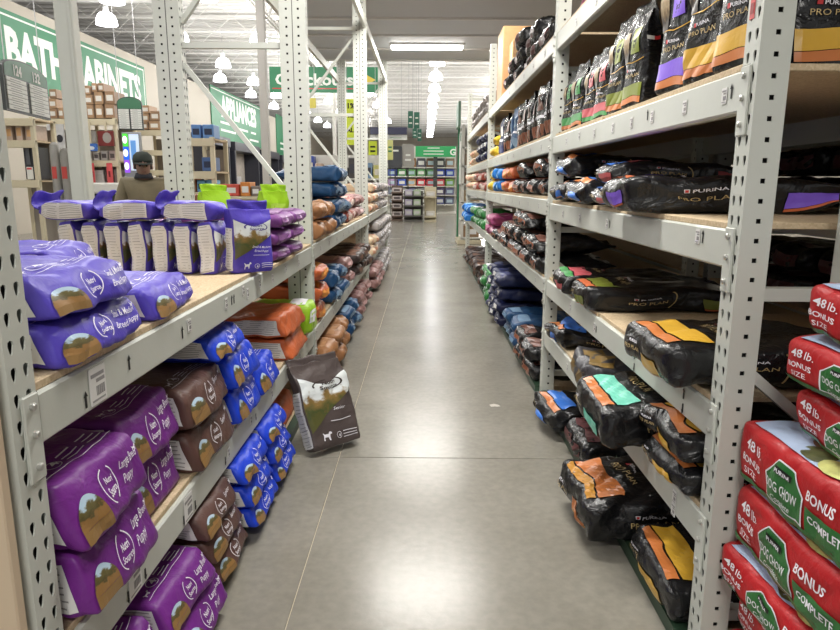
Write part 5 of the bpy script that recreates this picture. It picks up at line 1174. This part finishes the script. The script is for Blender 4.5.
b = MB(); b.lathe([(.10, 0), (.085, .035), (.078, .06)], (0, -.012, 1.445), mat('collar', (48, 48, 56), .8), 16); b.build('collar', pr_, True)
b = MB(); b.lathe([(.085, 0), (.096, .03), (.096, .07)], (0, -.02, 1.54), hair_m, 16); hb = b.build('hair', pr_, True)
for s_ in (-1, 1):
    b = MB(); b.lathe([(.004, -.004), (.011, 0), (.009, .006)], (.033*s_, -.148, 1.575), mat('eye', (30, 26, 24), .4), 8, 'y'); b.build('eye', pr_)
    b = MB(); b.lathe([(.02, -.008), (.03, 0), (.02, .008)], (.088*s_, -.03, 1.565), skin_m, 10, 'x'); b.build('ear', pr_)
skin('nose', [((0, -.138, 1.58), .010), ((0, -.158, 1.545), .014)], [(0, 1)], skin_m, pr_, 1)
b = MB(); b.rbox(-.024, .024, -.150, -.136, 1.508, 1.516, mat('lips', (120, 78, 72), .5), .003); b.build('mouth', pr_)

b = MB(); b.box(0, .001, -.012, .012, -.024, .024, mat('sticker_red', (206, 84, 84), .5)); b.build('red_sticker', right.root, loc=(.8145, 1.748, 1.838)); b = MB(); b.box(-.0006, .0, -.008, .008, -.012, .014, mat('sticker_ink', (150, 50, 52), .5)); b.build('sticker_print', right.root, loc=(.8144, 1.748, 1.838))
# stock at the far left of the hall
t, xa, zq = hall_rack('beige perforated rack end at the far left edge behind the first upright', 1, 36, 11.5, 118, (140, 180), .7)
p, q = at(17, 141, 11.5), at(35, 179.5, 11.5); t = thing('display_cabinet', 'black glass display cabinet at the far left edge', 'cabinet', (p.x, 11.62, at(1, 180, 11.5).z+.014)); w_ = q.x-p.x; h = p.z-at(1, 180, 11.5).z-.10
b = MB(); b.rbox(0, w_, .02, .4, 0, h, mat('cabinet_black', (40, 40, 44), .3), .01); b.build('cabinet_body', t)
b = MB(); b.rbox(w_*.2, w_*.5, 0, .019, h*.45, h*.95, mat('cabinet_glass', (90, 92, 96), .15), .004); b.build('glass_door', t)
b = MB(); b.rbox(w_*.15, w_*.6, 0, .019, .0, h*.38, sign_white, .004); b.build('white_front', t)
b = MB(); b.rbox(w_*.2, w_*.55, -.006, -.001, h*.30, h*.36, MATS['tag_red'], .001); b.build('red_label', t)
for i, (a, c, y0, rgb) in enumerate(((3, 12, 124, (196, 176, 158)), (12.5, 22, 122, (204, 184, 168)), (22.5, 35, 125, (190, 168, 150)))):
    p, q = at(a, y0, 11.6), at(c, 140, 11.6); product(f'pale carton on the rack end at the far left edge, {ORD[i]} from the left', p.x+.02, q.x, 11.62, 12.0, at(1, 140, 11.5).z, p.z, rgb, (214, 170, 120), group='pale cartons at the far left')
for i, (a, c, y0) in enumerate(((49, 58.5, 142), (59.5, 70, 148))):
    p, q = at(a, y0, 9.5), at(c, y0, 9.5); rr_ = (q.x-p.x)/2; t = thing('steel_canister', f'tall grey steel canister behind the violet bags, {["left", "right"][i]} one', 'canister', ((p.x+q.x)/2, 9.5, 0), group='grey canisters')
    b = MB(); b.lathe([(rr_*.9, 0), (rr_, .04), (rr_, p.z-.12), (rr_*.85, p.z-.04), (rr_*.4, p.z)], (0, 0, 0), mat('canister_steel', (150, 148, 142), .4, .3), 18); b.build('tank', t)
    b = MB(); b.rbox(-rr_*.5, rr_*.5, -rr_*1.02, -rr_*.9, 1.45, 1.62, mat('canister_label', (190, 70, 64), .5), .004); b.build('label', t)

b = MB(); rg = random.Random(4)
b.add([(.46+.05*math.cos(a)*rg.uniform(.5, 1), 4.02+.035*math.sin(a)*rg.uniform(.5, 1), .0012) for a in [k*.524 for k in range(12)]], [tuple(range(12))], mat('scuff', (196, 190, 180), .6)); b.build('floor_scuff', floor)
